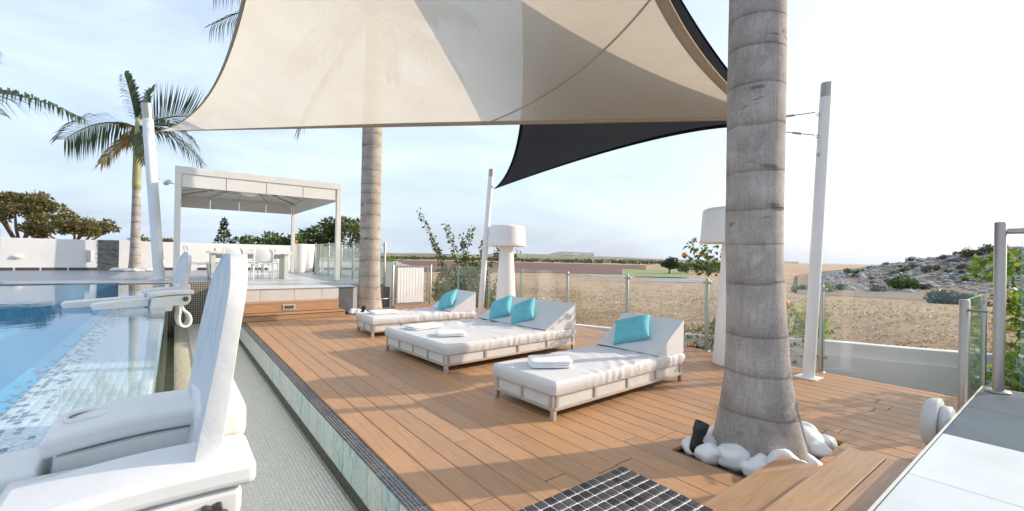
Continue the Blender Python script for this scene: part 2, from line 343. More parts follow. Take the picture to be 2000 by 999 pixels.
v = coords(t, 'Object', (1, 1, 1)); f = noise_n(t, v, 55, 6, .75)
t.links.new(ramp(t, f, [(.36, (.14, .115, .085)), (.45, (.42, .38, .30)), (.62, (.62, .58, .50))]), b.inputs['Base Color']); bump(t, b, f, .9, .012)
simple('trough_floor', (.42, .40, .24), .4, .2, 5, .2, .003)
# ------------------------------------------------------------------ geometry helpers
class MB:
    def __init__(s): s.v = []; s.f = []
    def add(s, vs, fs):
        n = len(s.v); s.v += [tuple(p) for p in vs]; s.f += [tuple(i+n for i in q) for q in fs]; return s
    def box(s, x0, x1, y0, y1, z0, z1, M=None):
        vs = [Vector((x, y, z)) for z in (z0, z1) for y in (y0, y1) for x in (x0, x1)]
        if M is not None: vs = [M @ p for p in vs]
        return s.add(vs, [(0, 2, 3, 1), (4, 5, 7, 6), (0, 1, 5, 4), (2, 6, 7, 3), (0, 4, 6, 2), (1, 3, 7, 5)])
    def prism(s, poly, axis, lo, hi, M=None):
        # poly: 2D points; axis: extrusion axis 0/1/2
        n = len(poly); vs = []
        for w in (lo, hi):
            for a, b_ in poly:
                p = [0, 0, 0]; q = [k for k in range(3) if k != axis]; p[q[0]] = a; p[q[1]] = b_; p[axis] = w
                vs.append(Vector(p) if M is None else M @ Vector(p))
        fs = [tuple(range(n))[::-1], tuple(range(n, 2*n))] + [(k, (k+1) % n, (k+1) % n + n, k+n) for k in range(n)]
        return s.add(vs, fs)
    def tube(s, pts, rad, n=10, cap=True):
        pts = [Vector(p) for p in pts]; k = len(pts)
        if isinstance(rad, (int, float)): rad = [rad]*k
        up = None; rings = []
        for i in range(k):
            d = (pts[min(i+1, k-1)] - pts[max(i-1, 0)]).normalized()
            if up is None:
                up = Vector((0, 0, 1)) if abs(d.z) < .9 else Vector((1, 0, 0))
            a = d.cross(up).normalized(); b_ = a.cross(d).normalized(); up = b_
            rings.append([pts[i] + (a*math.cos(q) + b_*math.sin(q))*rad[i] for q in (2*math.pi*j/n for j in range(n))])
        vs = [p for rg in rings for p in rg]
        fs = [(i*n+j, i*n+(j+1) % n, (i+1)*n+(j+1) % n, (i+1)*n+j) for i in range(k-1) for j in range(n)]
        if cap: fs += [tuple(range(n))[::-1], tuple(range((k-1)*n, k*n))]
        return s.add(vs, fs)
    def lathe(s, prof, n=32, c=(0, 0, 0), M=None, jit=None, cap=True):
        vs = []
        for i, (r, z) in enumerate(prof):
            for j in range(n):
                q = 2*math.pi*j/n; rr = r*(1 + (jit(q, z) if jit else 0))
                p = Vector((c[0]+rr*math.cos(q), c[1]+rr*math.sin(q), c[2]+z)); vs.append(p if M is None else M @ p)
        k = len(prof)
        fs = [(i*n+j, i*n+(j+1) % n, (i+1)*n+(j+1) % n, (i+1)*n+j) for i in range(k-1) for j in range(n)]
        if cap: fs += [tuple(range(n))[::-1], tuple(range((k-1)*n, k*n))]
        return s.add(vs, fs)
    def grid(s, fn, nu, nv, closed_u=False):
        vs = [fn(i/nu, j/nv) for j in range(nv+1) for i in range(nu if closed_u else nu+1)]
        w = nu if closed_u else nu+1
        fs = [(j*w+i, j*w+(i+1) % w, (j+1)*w+(i+1) % w, (j+1)*w+i) for j in range(nv) for i in range(nu)]
        return s.add(vs, fs)
    def ball(s, c, r, n=10, m=6, jit=0., seed=0):
        def fn(u, v):
            th = 2*math.pi*u; ph = math.pi*(v*.998+.001)
            d = Vector((math.sin(ph)*math.cos(th), math.sin(ph)*math.sin(th), math.cos(ph)))
            k = 1 + (jit*noise.noise(d*1.3 + Vector((seed*3.1, seed*1.7, seed))) if jit else 0)
            return Vector(c) + Vector((d.x*r[0], d.y*r[1], d.z*r[2]))*k
        return s.grid(fn, n, m, True)
    def build(s, name, m, parent=None, smooth=False, bevel=0., segs=2, **props):
        me = bpy.data.meshes.new(name); me.from_pydata(s.v, [], s.f); me.update()
        bm = bmesh.new(); bm.from_mesh(me); bmesh.ops.recalc_face_normals(bm, faces=bm.faces); bm.to_mesh(me); bm.free()
        return link(name, me, m, parent, smooth, bevel, segs, **props)
def link(name, me, m, parent=None, smooth=False, bevel=0., segs=2, **props):
    if not me.materials: me.materials.append(MATS[m])
    if smooth: me.shade_smooth()
    o = bpy.data.objects.new(name, me); col.objects.link(o)
    if parent: o.parent = parent
    if bevel:
        md = o.modifiers.new('bevel', 'BEVEL'); md.width = bevel; md.segments = segs; md.limit_method = 'ANGLE'; md.angle_limit = R(40)
    for k, v in props.items(): o[k] = v
    return o
def tag(o, label, cat, group=None):
    o['label'] = label; o['category'] = cat
    if group: o['group'] = group
    return o
def thing(name, label, cat, loc=(0, 0, 0), rz=0., group=None):
    o = bpy.data.objects.new(name, None); col.objects.link(o); o.location = loc; o.rotation_euler = (0, 0, rz); o.empty_display_size = .1
    return tag(o, label, cat, group)
def dup(root, loc, rz, label, group=None):
    r = root.copy(); col.objects.link(r); r.location = loc; r.rotation_euler = (0, 0, rz); r['label'] = label
    if group: r['group'] = group
    for ch in list(root.children):
        c = ch.copy(); col.objects.link(c); c.parent = r
        for g in ch.children:
            d = g.copy(); col.objects.link(d); d.parent = c
    return r
def struct(name, mb, m, parent=None, smooth=False, **k):
    o = mb.build(name, m, parent, smooth, **k)
    if parent is None: o['kind'] = 'structure'
    return o
def np_mesh(name, verts, quads):
    me = bpy.data.meshes.new(name); n = len(verts); k = len(quads)
    me.vertices.add(n); me.vertices.foreach_set('co', np.asarray(verts, np.float32).ravel())
    q = np.asarray(quads, np.int32); w = q.shape[1]
    me.loops.add(k*w); me.loops.foreach_set('vertex_index', q.ravel())
    me.polygons.add(k); me.polygons.foreach_set('loop_start', np.arange(0, k*w, w, dtype=np.int32))
    me.update(calc_edges=True); return me
def tiles_mesh(name, ox, oy, us, vs_, u_axis, v_axis, n_axis, su, sv, h, skip=None):
    # little proud tiles (pillowed top): five faces each; corners from vectors
    U, V, Nn = np.array(u_axis, float), np.array(v_axis, float), np.array(n_axis, float)
    cu, cv = np.meshgrid(us, vs_, indexing='ij'); cu = cu.ravel(); cv = cv.ravel()
    if skip is not None:
        k = ~skip(cu, cv); cu = cu[k]; cv = cv[k]
    O = np.array([ox, oy, 0.0]) if np.ndim(ox) == 0 else np.array(ox, float)
    n = len(cu); j = rng.uniform(-.04, .04, (n, 2))*su; hh = h*rng.uniform(.8, 1.15, n)
    base = O + (cu+j[:, 0])[:, None]*U + (cv+j[:, 1])[:, None]*V
    cs = [(-1, -1), (1, -1), (1, 1), (-1, 1)]; P = []
    for k, sc in ((0, 1.), (1, .84)):
        for a, c in cs:
            P.append(base + U*(a*su/2*sc) + V*(c*sv/2*sc) + Nn*(hh*k)[:, None])
    P = np.stack(P, 1).reshape(-1, 3); i = (np.arange(n)*8)[:, None]
    F = np.concatenate([i+np.array([[4, 5, 6, 7]])] + [i+np.array([[a, (a+1) % 4, (a+1) % 4+4, a+4]]) for a in range(4)], 0)
    return np_mesh(name, P, F)
def sphere_pts(n): 
    d = rng.normal(size=(n, 3)); return d/np.linalg.norm(d, axis=1)[:, None]
def leaf_cloud(name, m, parent, clusters, size, aspect=.5, shell=.55, fold=.25, droop=.0, **props):
    # clusters: (centre, radii, count); each leaf = two quads folded along its rib
    Vs = []; Fs = []; off = 0
    for c, r, n in clusters:
        d = sphere_pts(n); rad = rng.uniform(0, 1, n)**(1/3.)*(1-shell)+shell*rng.uniform(.6, 1.0, n)
        p = np.array(c)+d*np.array(r)*rad[:, None]*rng.uniform(.75, 1.12, n)[:, None]
        a = sphere_pts(n)*.8+d*.7; a[:, 2] -= droop; a /= np.linalg.norm(a, axis=1)[:, None]
        b_ = np.cross(a, sphere_pts(n)); b_ /= np.linalg.norm(b_, axis=1)[:, None]+1e-6; nn = np.cross(a, b_)
        s = size*rng.uniform(.6, 1.3, n)[:, None]; w = s*aspect
        pts = np.stack([p, p+a*s*.5-b_*w*.5+nn*w*fold, p+a*s*.5, p+a*s*.5+b_*w*.5+nn*w*fold, p+a*s], 1)
        Vs.append(pts.reshape(-1, 3)); i = (np.arange(n)*5+off)[:, None]
        Fs.append(np.concatenate([i+np.array([[0, 2, 4, 1]]), i+np.array([[0, 3, 4, 2]])], 0)); off += n*5
    me = np_mesh(name, np.concatenate(Vs), np.concatenate(Fs)); return link(name, me, m, parent, **props)

# ------------------------------------------------------------------ SETTING: land
def ground_z(x, y):
    d = max(0., math.hypot(x-6, y-6)-2.5); s = min(1., max(0., (d-6)/70)); s = s*s*(3-2*s)
    return -.62 - 2.5*s + .10*noise.noise(Vector((x*.12, y*.12, 0)))*min(1, d/8) + .04*noise.noise(Vector((x*.6, y*.6, 3)))
# ground: one polar sheet centred near the deck
rad = [0.] + list(np.geomspace(2.5, 2600, 92)); na = 160
mb = MB(); vs = []
for r in rad:
    for k in range(na):
        q = 2*math.pi*k/na; x, y = 6+r*math.cos(q), 6+r*math.sin(q)
        z = ground_z(x, y)
        if x < 4.3 and y < 23 and -12 < x and y > -8: z = min(z, -1.9)      # excavated under terrace and pool
        vs.append((x, y, z))
fs = [(i*na+k, (i+1)*na+k, (i+1)*na+(k+1) % na, i*na+(k+1) % na) for i in range(len(rad)-1) for k in range(na)]
mb.add(vs, fs); struct('ground', mb, 'dry_field', smooth=True)
def at_az(px, d, dz=0.):                       # a compass direction in the photo and a distance, metres
    q = yaw + math.atan((px-1000)/863.38); dd = d
    return Vector((dd*math.sin(q), dd*math.cos(q), dz))
def sheet(name, m, pxs, near, far, z, n=24, wob=0.):
    mb = MB()
    def fn(u, v):
        px = pxs[0]+(pxs[1]-pxs[0])*u; d = near(u)+(far(u)-near(u))*v if callable(near) else near+(far-near)*v
        p = at_az(px, d); return Vector((p.x, p.y, ground_z(p.x, p.y)+z+wob*noise.noise(Vector((p.x*.05, p.y*.05, 1)))))
    mb.grid(fn, n, 6); return struct(name, mb, m)
sheet('plowed_field', 'plowed', (560, 1262), lambda u: 118+18*u, lambda u: 430-60*u, .12, 40)
sheet('green_field', 'green_crop', (1215, 1345), 118, 205, .17)
sheet('straw_field', 'green_crop', (1150, 1216), 112, 124, .15)
mb = MB()
# pale film rows lying in the field, one heap of crop cover per row
for k, (px0, px1, d) in enumerate(((1135, 1222, 112), (1150, 1240, 116), (1262, 1388, 96), (1272, 1390, 100), (1282, 1392, 104), (1295, 1396, 109))):
    a, c = at_az(px0, d), at_az(px1, d*1.0)
    pts = [a.lerp(c, i/24) for i in range(25)]
    pts = [Vector((p.x, p.y, ground_z(p.x, p.y)+.08+.05*noise.noise(p))) for p in pts]
    o = MB().tube(pts, [max(.05, .24+.3*noise.noise(p*.35)) for p in pts], 6).build('crop_tunnel', 'tunnel_film', None, True)
    tag(o, ['low white crop tunnel by the left field edge, shorter and nearer', 'low white crop tunnel just behind the short left one',
            'nearest of the white crop tunnels beside the right hand green field', 'white crop tunnel second in the row before the trees',
            'white crop tunnel third in the row before the trees', 'farthest white crop tunnel under the field trees'][k], 'crop tunnel', 'white crop tunnels in the far field')
sm = lambda a, b_, x: (lambda t: t*t*(3-2*t))(min(1, max(0, (x-a)/(b_-a))))
# wooded rises, far ridge, cliff plateau
def ridge(name, m, px0, px1, d, depth, hfn, n=120, nv=10, zb=-6., prof=None):
    mb = MB()
    def fn(u, v):
        px = px0+(px1-px0)*u; dd = d+depth*v; p = at_az(px, dd)
        h = hfn(u)*(prof(v) if prof else math.sin(math.pi*min(1, v*1.15)*.5)**.8)
        return Vector((p.x, p.y, zb+max(0, h-zb if h > 0 else 0)*1.0 + (noise.noise(Vector((p.x, p.y, 0))*8/d)*.12*abs(h) if v > 0 else 0)))
    mb.grid(fn, n, nv); return struct(name, mb, m, smooth=True)
ridge('low_hills', 'far_scrub', 380, 1130, 700, 500, lambda u: 6.4+2.4*noise.noise(Vector((u*5, 0, 0)))-4.0*sm(.6, 1, u))
ridge('distant_hills', 'far_scrub', 940, 1560, 2700, 1500, lambda u: (17+14*noise.noise(Vector((u*4, 2, 0))))*(1-.55*sm(.3, .9, u)), zb=-8)
ridge('far_ridge', 'far_scrub', 600, 1100, 5200, 1800, lambda u: 40+38*noise.noise(Vector((u*4, 5, 0)))+26*sm(.5, .9, u), zb=-8)
ridge('cliff_plateau', 'cliff', 1072, 1172, 5600, 700, lambda u: 90*sm(-.3, .30, u)*(1-.93*sm(.88, .97, u))-8*u+7*noise.noise(Vector((u*9, 5, 0))), n=60, nv=24, zb=-8, prof=lambda v: .5*sm(0, .30, v)+.5*sm(.30, .36, v))
mb = MB(); mb.grid(lambda u, v: Vector((300+45000*u, -30000+60000*v, -7.5)), 8, 8); struct('sea', mb, 'sea_water')
# rocky hill on the right
def hill_h(az, d):
    k = sm(70.6, 87.5, az)*6.3+sm(86, 110, az)*5.0
    t_ = sm(72, 128, d)
    p = (math.sin(R(az))*d, math.cos(R(az))*d)
    return -2.6+(k+1.2*sm(70.5, 73, az))*t_*(1+.0*d) + (.5*noise.noise(Vector((p[0]*.13, p[1]*.13, 0)))+.35*noise.noise(Vector((p[0]*.4, p[1]*.4, 5))))*t_*min(1, k/2)
mb = MB()
def fn(u, v):
    az = 70.3+56*u; d = 66+110*v; return Vector((math.sin(R(az))*d, math.cos(R(az))*d, hill_h(az, d)-(.6 if v == 0 else 0)))
mb.grid(fn, 150, 60); hill = struct('rocky_hill', mb, 'rocky_soil', smooth=True)
mb = MB()
for k in range(1500):
    az = random.uniform(72, 92); d = random.uniform(80, 132); s = random.uniform(.08, .32)*(1.7 if random.random() < .12 else 1)
    z = hill_h(az, d); p = Vector((math.sin(R(az))*d, math.cos(R(az))*d, z+s*.1))
    mb.ball(p, (s*1.5, s*1.3, s*.8), 6, 4, .6, k)
mb.build('boulder', 'limestone', hill, kind='stuff')
def scrub_bush(az, d, s, label, group, m='scrub', zoff=0., n=700, flat=.75, name='scrub_bush'):
    z = hill_h(az, d) if az > 71 else ground_z(math.sin(R(az))*d, math.cos(R(az))*d)
    t_ = thing(name, label, 'bush', (math.sin(R(az))*d, math.cos(R(az))*d, z+zoff), 0, group)
    cl = []
    for k in range(9):
        q = random.uniform(0, 6.28); rr = random.uniform(0, .75)*s; hh = random.uniform(.15, .8)*s*flat
        cl.append(((rr*math.cos(q), rr*math.sin(q), hh), (s*.42, s*.42, s*.33), n//9))
    leaf_cloud('foliage', m, t_, cl, s*.17, .7); 
    mb = MB()
    for k in range(4):
        q = k*1.6+random.random(); mb.tube([(0, 0, -.2), (.2*s*math.cos(q), .2*s*math.sin(q), .3*s), (.5*s*math.cos(q), .5*s*math.sin(q), .6*s)], [.05*s, .04*s, .02*s], 5)
    mb.build('stem', 'bark', t_)
    return t_
px_az = lambda px: math.degrees(yaw)+math.degrees(math.atan((px-1000)/863.38))
G_ = 'shrubs on and below the rocky hill'
scrub_bush(px_az(1754), 84, 2.05, 'rounded green shrub standing at the foot of the rocky hill', G_, 'leaf_green', n=1300)
scrub_bush(px_az(1862), 58, 2.2, 'low wide dark brown shrub at the field edge before the rocky hill', G_, 'scrub', n=1300, flat=.5)
scrub_bush(px_az(1610), 75, 1.25, 'light green shrub beside the white sail post, left of the hill', G_, 'leaf_bright', n=900)
scrub_bush(px_az(1566), 78, 1.3, 'green shrub between the palm trunk and the sail post', G_, 'leaf_bright', n=900)
scrub_bush(px_az(1642), 80, 1.0, 'small dark shrub at the left toe of the hill', G_, 'scrub')
scrub_bush(px_az(1715), 80, 1.0, 'small dark shrub just left of the rounded green one', G_, 'scrub')
scrub_bush(px_az(1806), 84, .9, 'small dark shrub between the rounded green shrub and the wide brown one', G_, 'scrub')
ridge_b = [(1655, 118, 1.2), (1700, 122, .9), (1731, 120, .95), (1781, 124, 1.25), (1842, 118, 1.1), (1868, 122, .9), (1893, 114, 1.8), (1925, 116, 1.9), (1952, 118, 1.6), (1668, 104, .8), (1745, 100, 1.0), (1763, 104, 1.1), (1812, 104, .9), (1852, 98, .9), (1905, 98, 1.2)]
random.seed(77)
ridge_b += [(random.uniform(1650, 1935), random.uniform(88, 116), random.uniform(.5, 1.0)) for k in range(26)]
for k, (px, d, s) in enumerate(ridge_b):
    o = scrub_bush(px_az(px), d, s, ('dark scrubby bush on the upper slope and skyline of the rocky hill' if d > 108 else 'dark scrubby bush among the pale rocks of the lower hillside'), 'bushes among the rocks', 'leaf_dark' if k % 2 else 'scrub', n=450)
# far tree belts: nobody could count them
def belt(name, lst, m, parent=None):
    mb_v = []; cl = []
    for px0, px1, d0, d1, n, s in lst:
        for k in range(n):
            px = random.uniform(px0, px1); d = random.uniform(d0, d1); p = at_az(px, d); ss = s*random.uniform(.5, 1.3)
            z = ground_z(p.x, p.y) if d < 2400 else -4
            cl.append(((p.x, p.y, z+ss*.5), (ss*random.uniform(.8, 1.8), ss*random.uniform(.8, 1.8), ss*.6), 26))
    o = leaf_cloud(name, m, None, cl, 1.9, .8); o['kind'] = 'stuff'; return o
belt('distant_trees', [(560, 1000, 480, 720, 240, 2.4), (950, 1290, 440, 640, 150, 2.2), (1000, 1300, 900, 1600, 160, 3.6), (1390, 1440, 180, 300, 30, 2.4), (700, 1100, 800, 1100, 130, 3.6), (1290, 1420, 260, 420, 45, 2.6)], 'leaf_dark')

# dry stubble standing in the near field
n = 45000; az_ = rng.uniform(R(18), R(100), n); dd_ = 6.6/np.maximum(.45, np.sin(az_))*1.06+np.abs(rng.normal(0, 1, n))**1.5*9
px_ = np.sin(az_)*dd_; py_ = np.cos(az_)*dd_; ok_ = (px_ > 6.75)&(dd_ < 62)
px_, py_, dd_ = px_[ok_], py_[ok_], dd_[ok_]; n = len(px_)
pz_ = np.array([ground_z(a, b_) for a, b_ in zip(px_, py_)])
P0 = np.stack([px_, py_, pz_-.02], 1); hh_ = rng.uniform(.015, .075, n)*(1+.5*(dd_ > 20)); q_ = rng.uniform(0, 6.283, n); wd_ = rng.uniform(.008, .02, n)*(1+dd_/14)
tip = P0+np.stack([rng.normal(0, .07, n), rng.normal(0, .07, n), hh_], 1); sdv = np.stack([np.cos(q_)*wd_, np.sin(q_)*wd_, 0*q_], 1)
V_ = np.stack([P0-sdv, P0+sdv, tip+sdv*.25, tip-sdv*.25], 1).reshape(-1, 3); F_ = (np.arange(n)*4)[:, None]+np.array([[0, 1, 2, 3]])
link('dry_grass', np_mesh('dry_grass', V_, F_), 'straw', None, kind='stuff')

# ------------------------------------------------------------------ trees
def tree(name, label, loc, crown, m, trunk_r, size, group=None, branches=7, cat='tree', bark='bark', asp=.5):
    t_ = thing(name, label, cat, loc, 0, group)
    o = leaf_cloud('crown', m, t_, crown, size, asp)
    mb = MB(); zc = min(c[0][2] for c in crown)
    base = Vector((0, 0, -.3)); fork = Vector((.05, .02, max(.4, zc*.55)))
    mb.tube([base, fork*.5, fork], [trunk_r*1.25, trunk_r, trunk_r*.85], 9)
    for c, r, n in crown[:branches]:
        c = Vector(c); mid = fork.lerp(c, .5)+Vector((random.uniform(-.2, .2), random.uniform(-.2, .2), .15))*r[0]
        mb.tube([fork, mid, c, c+Vector((random.uniform(-.4, .4), random.uniform(-.4, .4), .4))*r[2]], [trunk_r*.6, trunk_r*.4, trunk_r*.22, trunk_r*.08], 6)
    mb.build('trunk', bark, t_, True); return t_
def clumps(cx, cy, cz, R_, Hh, n, rs, dens):
    out = []
    for k in range(n):
        q = random.uniform(0, 6.283); rr = R_*math.sqrt(random.random()); z = cz+Hh*random.uniform(-.5, .5)*(1-.5*(rr/R_)**2)
        s = rs*random.uniform(.6, 1.25); out.append(((cx+rr*math.cos(q), cy+rr*math.sin(q), z), (s, s, s*.7), int(dens*s*s)))
    return out
p = at_az(1308, 150); tree('field_tree', 'dark green round tree, largest in the clump beyond the fields', (p.x, p.y, ground_z(p.x, p.y)), clumps(0, 0, 3.4, 2.3, 3.0, 16, 1.2, 160), 'leaf_dark', .3, .5, 'trees beyond the fields')
p = at_az(1342, 160); tree('field_tree', 'paler green tree right beside the dark round tree', (p.x, p.y, ground_z(p.x, p.y)), clumps(0, 0, 2.3, 2.4, 2.2, 12, 1.1, 150), 'leaf_pale', .22, .5, 'trees beyond the fields')
p = at_az(1372, 170); tree('field_tree', 'low dark tree nearest the right hand floor lamp', (p.x, p.y, ground_z(p.x, p.y)), clumps(0, 0, 2.2, 3.0, 2.0, 12, 1.1, 150), 'leaf_dark', .22, .5, 'trees beyond the fields')
# trees behind the garden wall, left
p = at_az(38, 46); tree('acacia_tree', 'olive brown wide tree behind the white wall at the far left', (p.x, p.y, -.6), clumps(0, 0, 4.9, 2.3, 1.5, 24, .62, 560)+clumps(-2.2, 1.2, 3.9, 1.2, 1.2, 9, .55, 520), 'leaf_olive', .2, .24, 'trees behind the white wall')
p = at_az(142, 44); tree('acacia_tree', 'rounder olive green tree behind the wall, right of the wide one', (p.x, p.y, -.6), clumps(0, 0, 3.55, 2.2, 1.5, 28, .58, 600), 'leaf_olive', .18, .24, 'trees behind the white wall')
p = at_az(300, 44); tree('acacia_tree', 'low olive treetop just above the wall behind the leaning white post', (p.x, p.y, -.6), clumps(0, 0, 2.35, 1.5, .6, 8, .6, 260), 'leaf_olive', .14, .3, 'trees behind the white wall')
Gt = 'trees behind the dining terrace'
p = at_az(436, 27); tree('young_tree', 'thin single treetop over the wall between the gazebo posts', (p.x, p.y, -.4), [((0, 0, 2.2+.22*k), (.42-.07*k, .42-.07*k, .18), 70) for k in range(6)], 'leaf_dark', .05, .16, Gt)
p = at_az(525, 27); tree('bushy_tree', 'spreading green treetop over the wall, left of the gazebo back post', (p.x, p.y, -.4), clumps(0, 0, 1.95, 1.35, 1.2, 16, .5, 640), 'leaf_green', .1, .2, Gt)
p = at_az(612, 26); tree('bushy_tree', 'dense tall green tree right of the gazebo back post', (p.x, p.y, -.4), clumps(0, 0, 2.55, .95, 1.7, 18, .55, 640), 'leaf_green', .12, .2, Gt)
p = at_az(676, 25); tree('bushy_tree', 'loose tree behind the front right gazebo post beside the palm trunk', (p.x, p.y, -.4), clumps(0, 0, 2.7, .95, 2.4, 16, .45, 640)+clumps(.9, 0, 2.2, .5, .8, 5, .4, 600), 'leaf_fig', .1, .2, Gt)
# ------------------------------------------------------------------ SETTING: pool, channel, deck, terrace
ZT, ZW, ZC = .62, .60, -.38          # terrace floor, pool water, channel floor
EX = -.07                            # overflow edge of the pool
# pool water sheet and basin
mb = MB(); mb.add([(-9, -1.2, ZW), (EX-.012, -1.2, ZW), (EX-.012, 13.0, ZW), (-.95, 13.0, ZW), (-.95, 13.4, ZW), (-9, 13.4, ZW)], [(0, 1, 2, 3, 4, 5)])
struct('pool_water', mb, 'water')
mb = MB()
mb.box(-9.2, -.66, -1.4, 13.38, -.40, -.20); struct('pool_floor', mb, 'pool_blue')
mb = MB(); mb.box(-.72, EX-.016, -1.2, 12.98, -.95, ZW-.16); shelf = struct('pool_shelf', mb, 'shelf_white')
us = np.arange(-.70, EX-.03, .046); vs = np.arange(.9, 12.9, .046)
link('shelf_tiles', tiles_mesh('shelf_tiles', (0, 0, ZW-.1595), None, us, vs, (1, 0, 0), (0, 1, 0), (0, 0, 1), .0445, .0445, .0012), 'shelf_white', shelf, kind='stuff')
# scattered dark tiles fading out across the edge of the shelf
def drop(u, v): 
    p = np.clip(1-np.abs(u+.66)/.17, 0, 1); return rng.uniform(0, 1, u.shape) > p*.50
us = np.arange(-.80, -.50, .034); vs = np.arange(1.4, 12.6, .06)
link('accent_tiles', tiles_mesh('accent_tiles', (0, 0, ZW-.156), None, us, vs, (1, 0, 0), (0, 1, 0), (0, 0, 1), .026, .034, .002, drop), 'mosaic_grey', shelf, kind='stuff')
mb = MB(); mb.box(-.86, -.72, -1.2, 12.98, ZW-.30, ZW-.162); mb.build('shelf_lip', 'pool_blue', shelf)
for nm, bx in (('pool_wall', (-9.2, -9.0, -1.4, 13.4, -1.15, .58)), ('pool_wall', (-9.0, -.95, 13.4, 13.6, -1.15, .575))):
    mb = MB(); mb.box(*bx); struct(nm, mb, 'pool_blue')
mb = MB(); mb.box(EX-.012, EX, -1.2, 12.98, -.62, ZW+.004); o = struct('overflow_pane', mb, 'green_glass')
mb = MB(); mb.box(EX-.30, EX-.014, -1.2, 12.98, -.72, -.60); struct('pool_footing', mb, 'trough_floor')
# trough, rough kerb, channel floor
mb = MB(); mb.box(EX-.3, .04, -1.2, 13.0, -.80, -.66); struct('trough', mb, 'trough_floor')
mb = MB(); mb.grid(lambda u, v: Vector(((.03+.24*u)+.006*noise.noise(Vector((u*9, v*90, 0))), -1.2+14.2*v, ZC+.035*math.sin(math.pi*u)**.5+.008*noise.noise(Vector((u*12, v*160, 3))))), 12, 240)
mb.box(.032, .268, -1.2, 13.0, -.82, ZC-.004); struct('rough_kerb', mb, 'curb_stone')
mb = MB(); mb.box(.27, 1.0, -1.2, 13.0, ZC-.2, ZC-.004); ch = struct('channel_floor', mb, 'grout_beige')
us = np.arange(.284, 1.0, .0262); vs = np.arange(1.2, 12.98, .0262)
link('floor_tiles', tiles_mesh('floor_tiles', (0, 0, ZC-.004), None, us, vs, (1, 0, 0), (0, 1, 0), (0, 0, 1), .0248, .0248, .0014), 'mosaic_white', ch, kind='stuff')
# wall between channel and deck: dark base mosaic, marbled glass tiles, dark mosaic strip on top
WX = 1.01
mb = MB(); mb.box(WX+.006, 1.112, -.4, 9.88, ZC-.1, -.006); edge_wall = struct('edge_wall', mb, 'grout_beige')
mb = MB(); mb.box(0, .008, -.1225, .1225, -.266, -.012); gt = mb.build('glass_tile', 'glass_tile', edge_wall, bevel=.002, segs=1)
gt.location = (WX, .9, 0); k = 1
for y in np.arange(.9+.2545, 9.8, .2545):
    c = gt.copy(); col.objects.link(c); c.location = (WX, y, 0)
us = np.arange(-.4, 9.86, .0212); vs = np.arange(-.362, -.272, .0212)
link('base_tiles', tiles_mesh('base_tiles', (WX+.006, 0, 0), None, us, vs, (0, 1, 0), (0, 0, 1), (-1, 0, 0), .0195, .0195, .004), 'mosaic_brown', edge_wall, kind='stuff')
def single_tiles(us, vs, z, su, sv, h, m, parent, name='mosaic_tile'):
    mb = MB(); a, b_ = su/2, sv/2; s_ = .86
    mb.add([(-a, -b_, 0), (a, -b_, 0), (a, b_, 0), (-a, b_, 0), (-a*s_, -b_*s_, h), (a*s_, -b_*s_, h), (a*s_, b_*s_, h), (-a*s_, b_*s_, h)],
           [(4, 5, 6, 7), (0, 1, 5, 4), (1, 2, 6, 5), (2, 3, 7, 6), (3, 0, 4, 7)])
    o = mb.build(name, m, parent); o.location = (us[0], vs[0], z); first = True
    for u in us:
        for v in vs:
            if first: first = False; continue
            c = o.copy(); col.objects.link(c); c.location = (u+random.uniform(-.0004, .0004), v+random.uniform(-.0004, .0004), z); c.rotation_euler = (random.uniform(-.02, .02), random.uniform(-.02, .02), random.uniform(-.02, .02))
us = [1.0195+.0208*k for k in range(5)]; vsn = [1.96+.0222*k for k in range(60)]
single_tiles(us, vsn, -.006, .0176, .0190, .0022, 'mosaic_dark', edge_wall)
link('strip_tiles', tiles_mesh('strip_tiles', (0, 0, -.006), None, us, np.concatenate([np.arange(1.96-.0222, -.4, -.0222), np.arange(1.96+.0222*60, 9.87, .0222)]), (1, 0, 0), (0, 1, 0), (0, 0, 1), .0176, .0190, .0022), 'mosaic_dark', edge_wall, kind='stuff')

# wooden deck: board by board
DX0, DX1, PITCH = 1.118, 6.42, .1725
HOLE = (2.94, 3.98, 1.12, 1.80)
mb = MB(); mb.box(1.113, 6.44, 1.83, 10.84, -.16, -.032); mb.box(3.41, 4.0, 10.8405, 11.27, -.16, -.032); mb.box(1.113, 2.93, -.6, 1.829, -.16, -.032); mb.box(3.99, 6.44, -.6, 1.829, -.16, -.032)
mb.box(2.931, 3.989, -.6, 1.10, -.16, -.032); deck = struct('wooden_deck', mb, 'deck_under')
mb = MB(); mb.box(2.931, 3.989, 1.101, 1.829, -.5, -.14); mb.build('planting_bed', 'rocky_soil', deck)
def plank(x0, x1, y0, y1, z=0., m='deck_wood', parent=deck, th=.026):
    cx, cy = (x0+x1)/2, (y0+y1)/2; w, l = (x1-x0)/2, (y1-y0)/2; c = .0055
    mb = MB(); mb.prism([(-w, -th), (w, -th), (w, -c), (w-c, 0), (-w+c, 0), (-w, -c)], 1, -l, l)
    o = mb.build('plank', m, parent); o.location = (cx, cy, z+random.uniform(-.0007, .0007)); o.rotation_euler = (0, 0, random.uniform(-.0005, .0005)); return o
random.seed(11)
x = DX0; i = 0
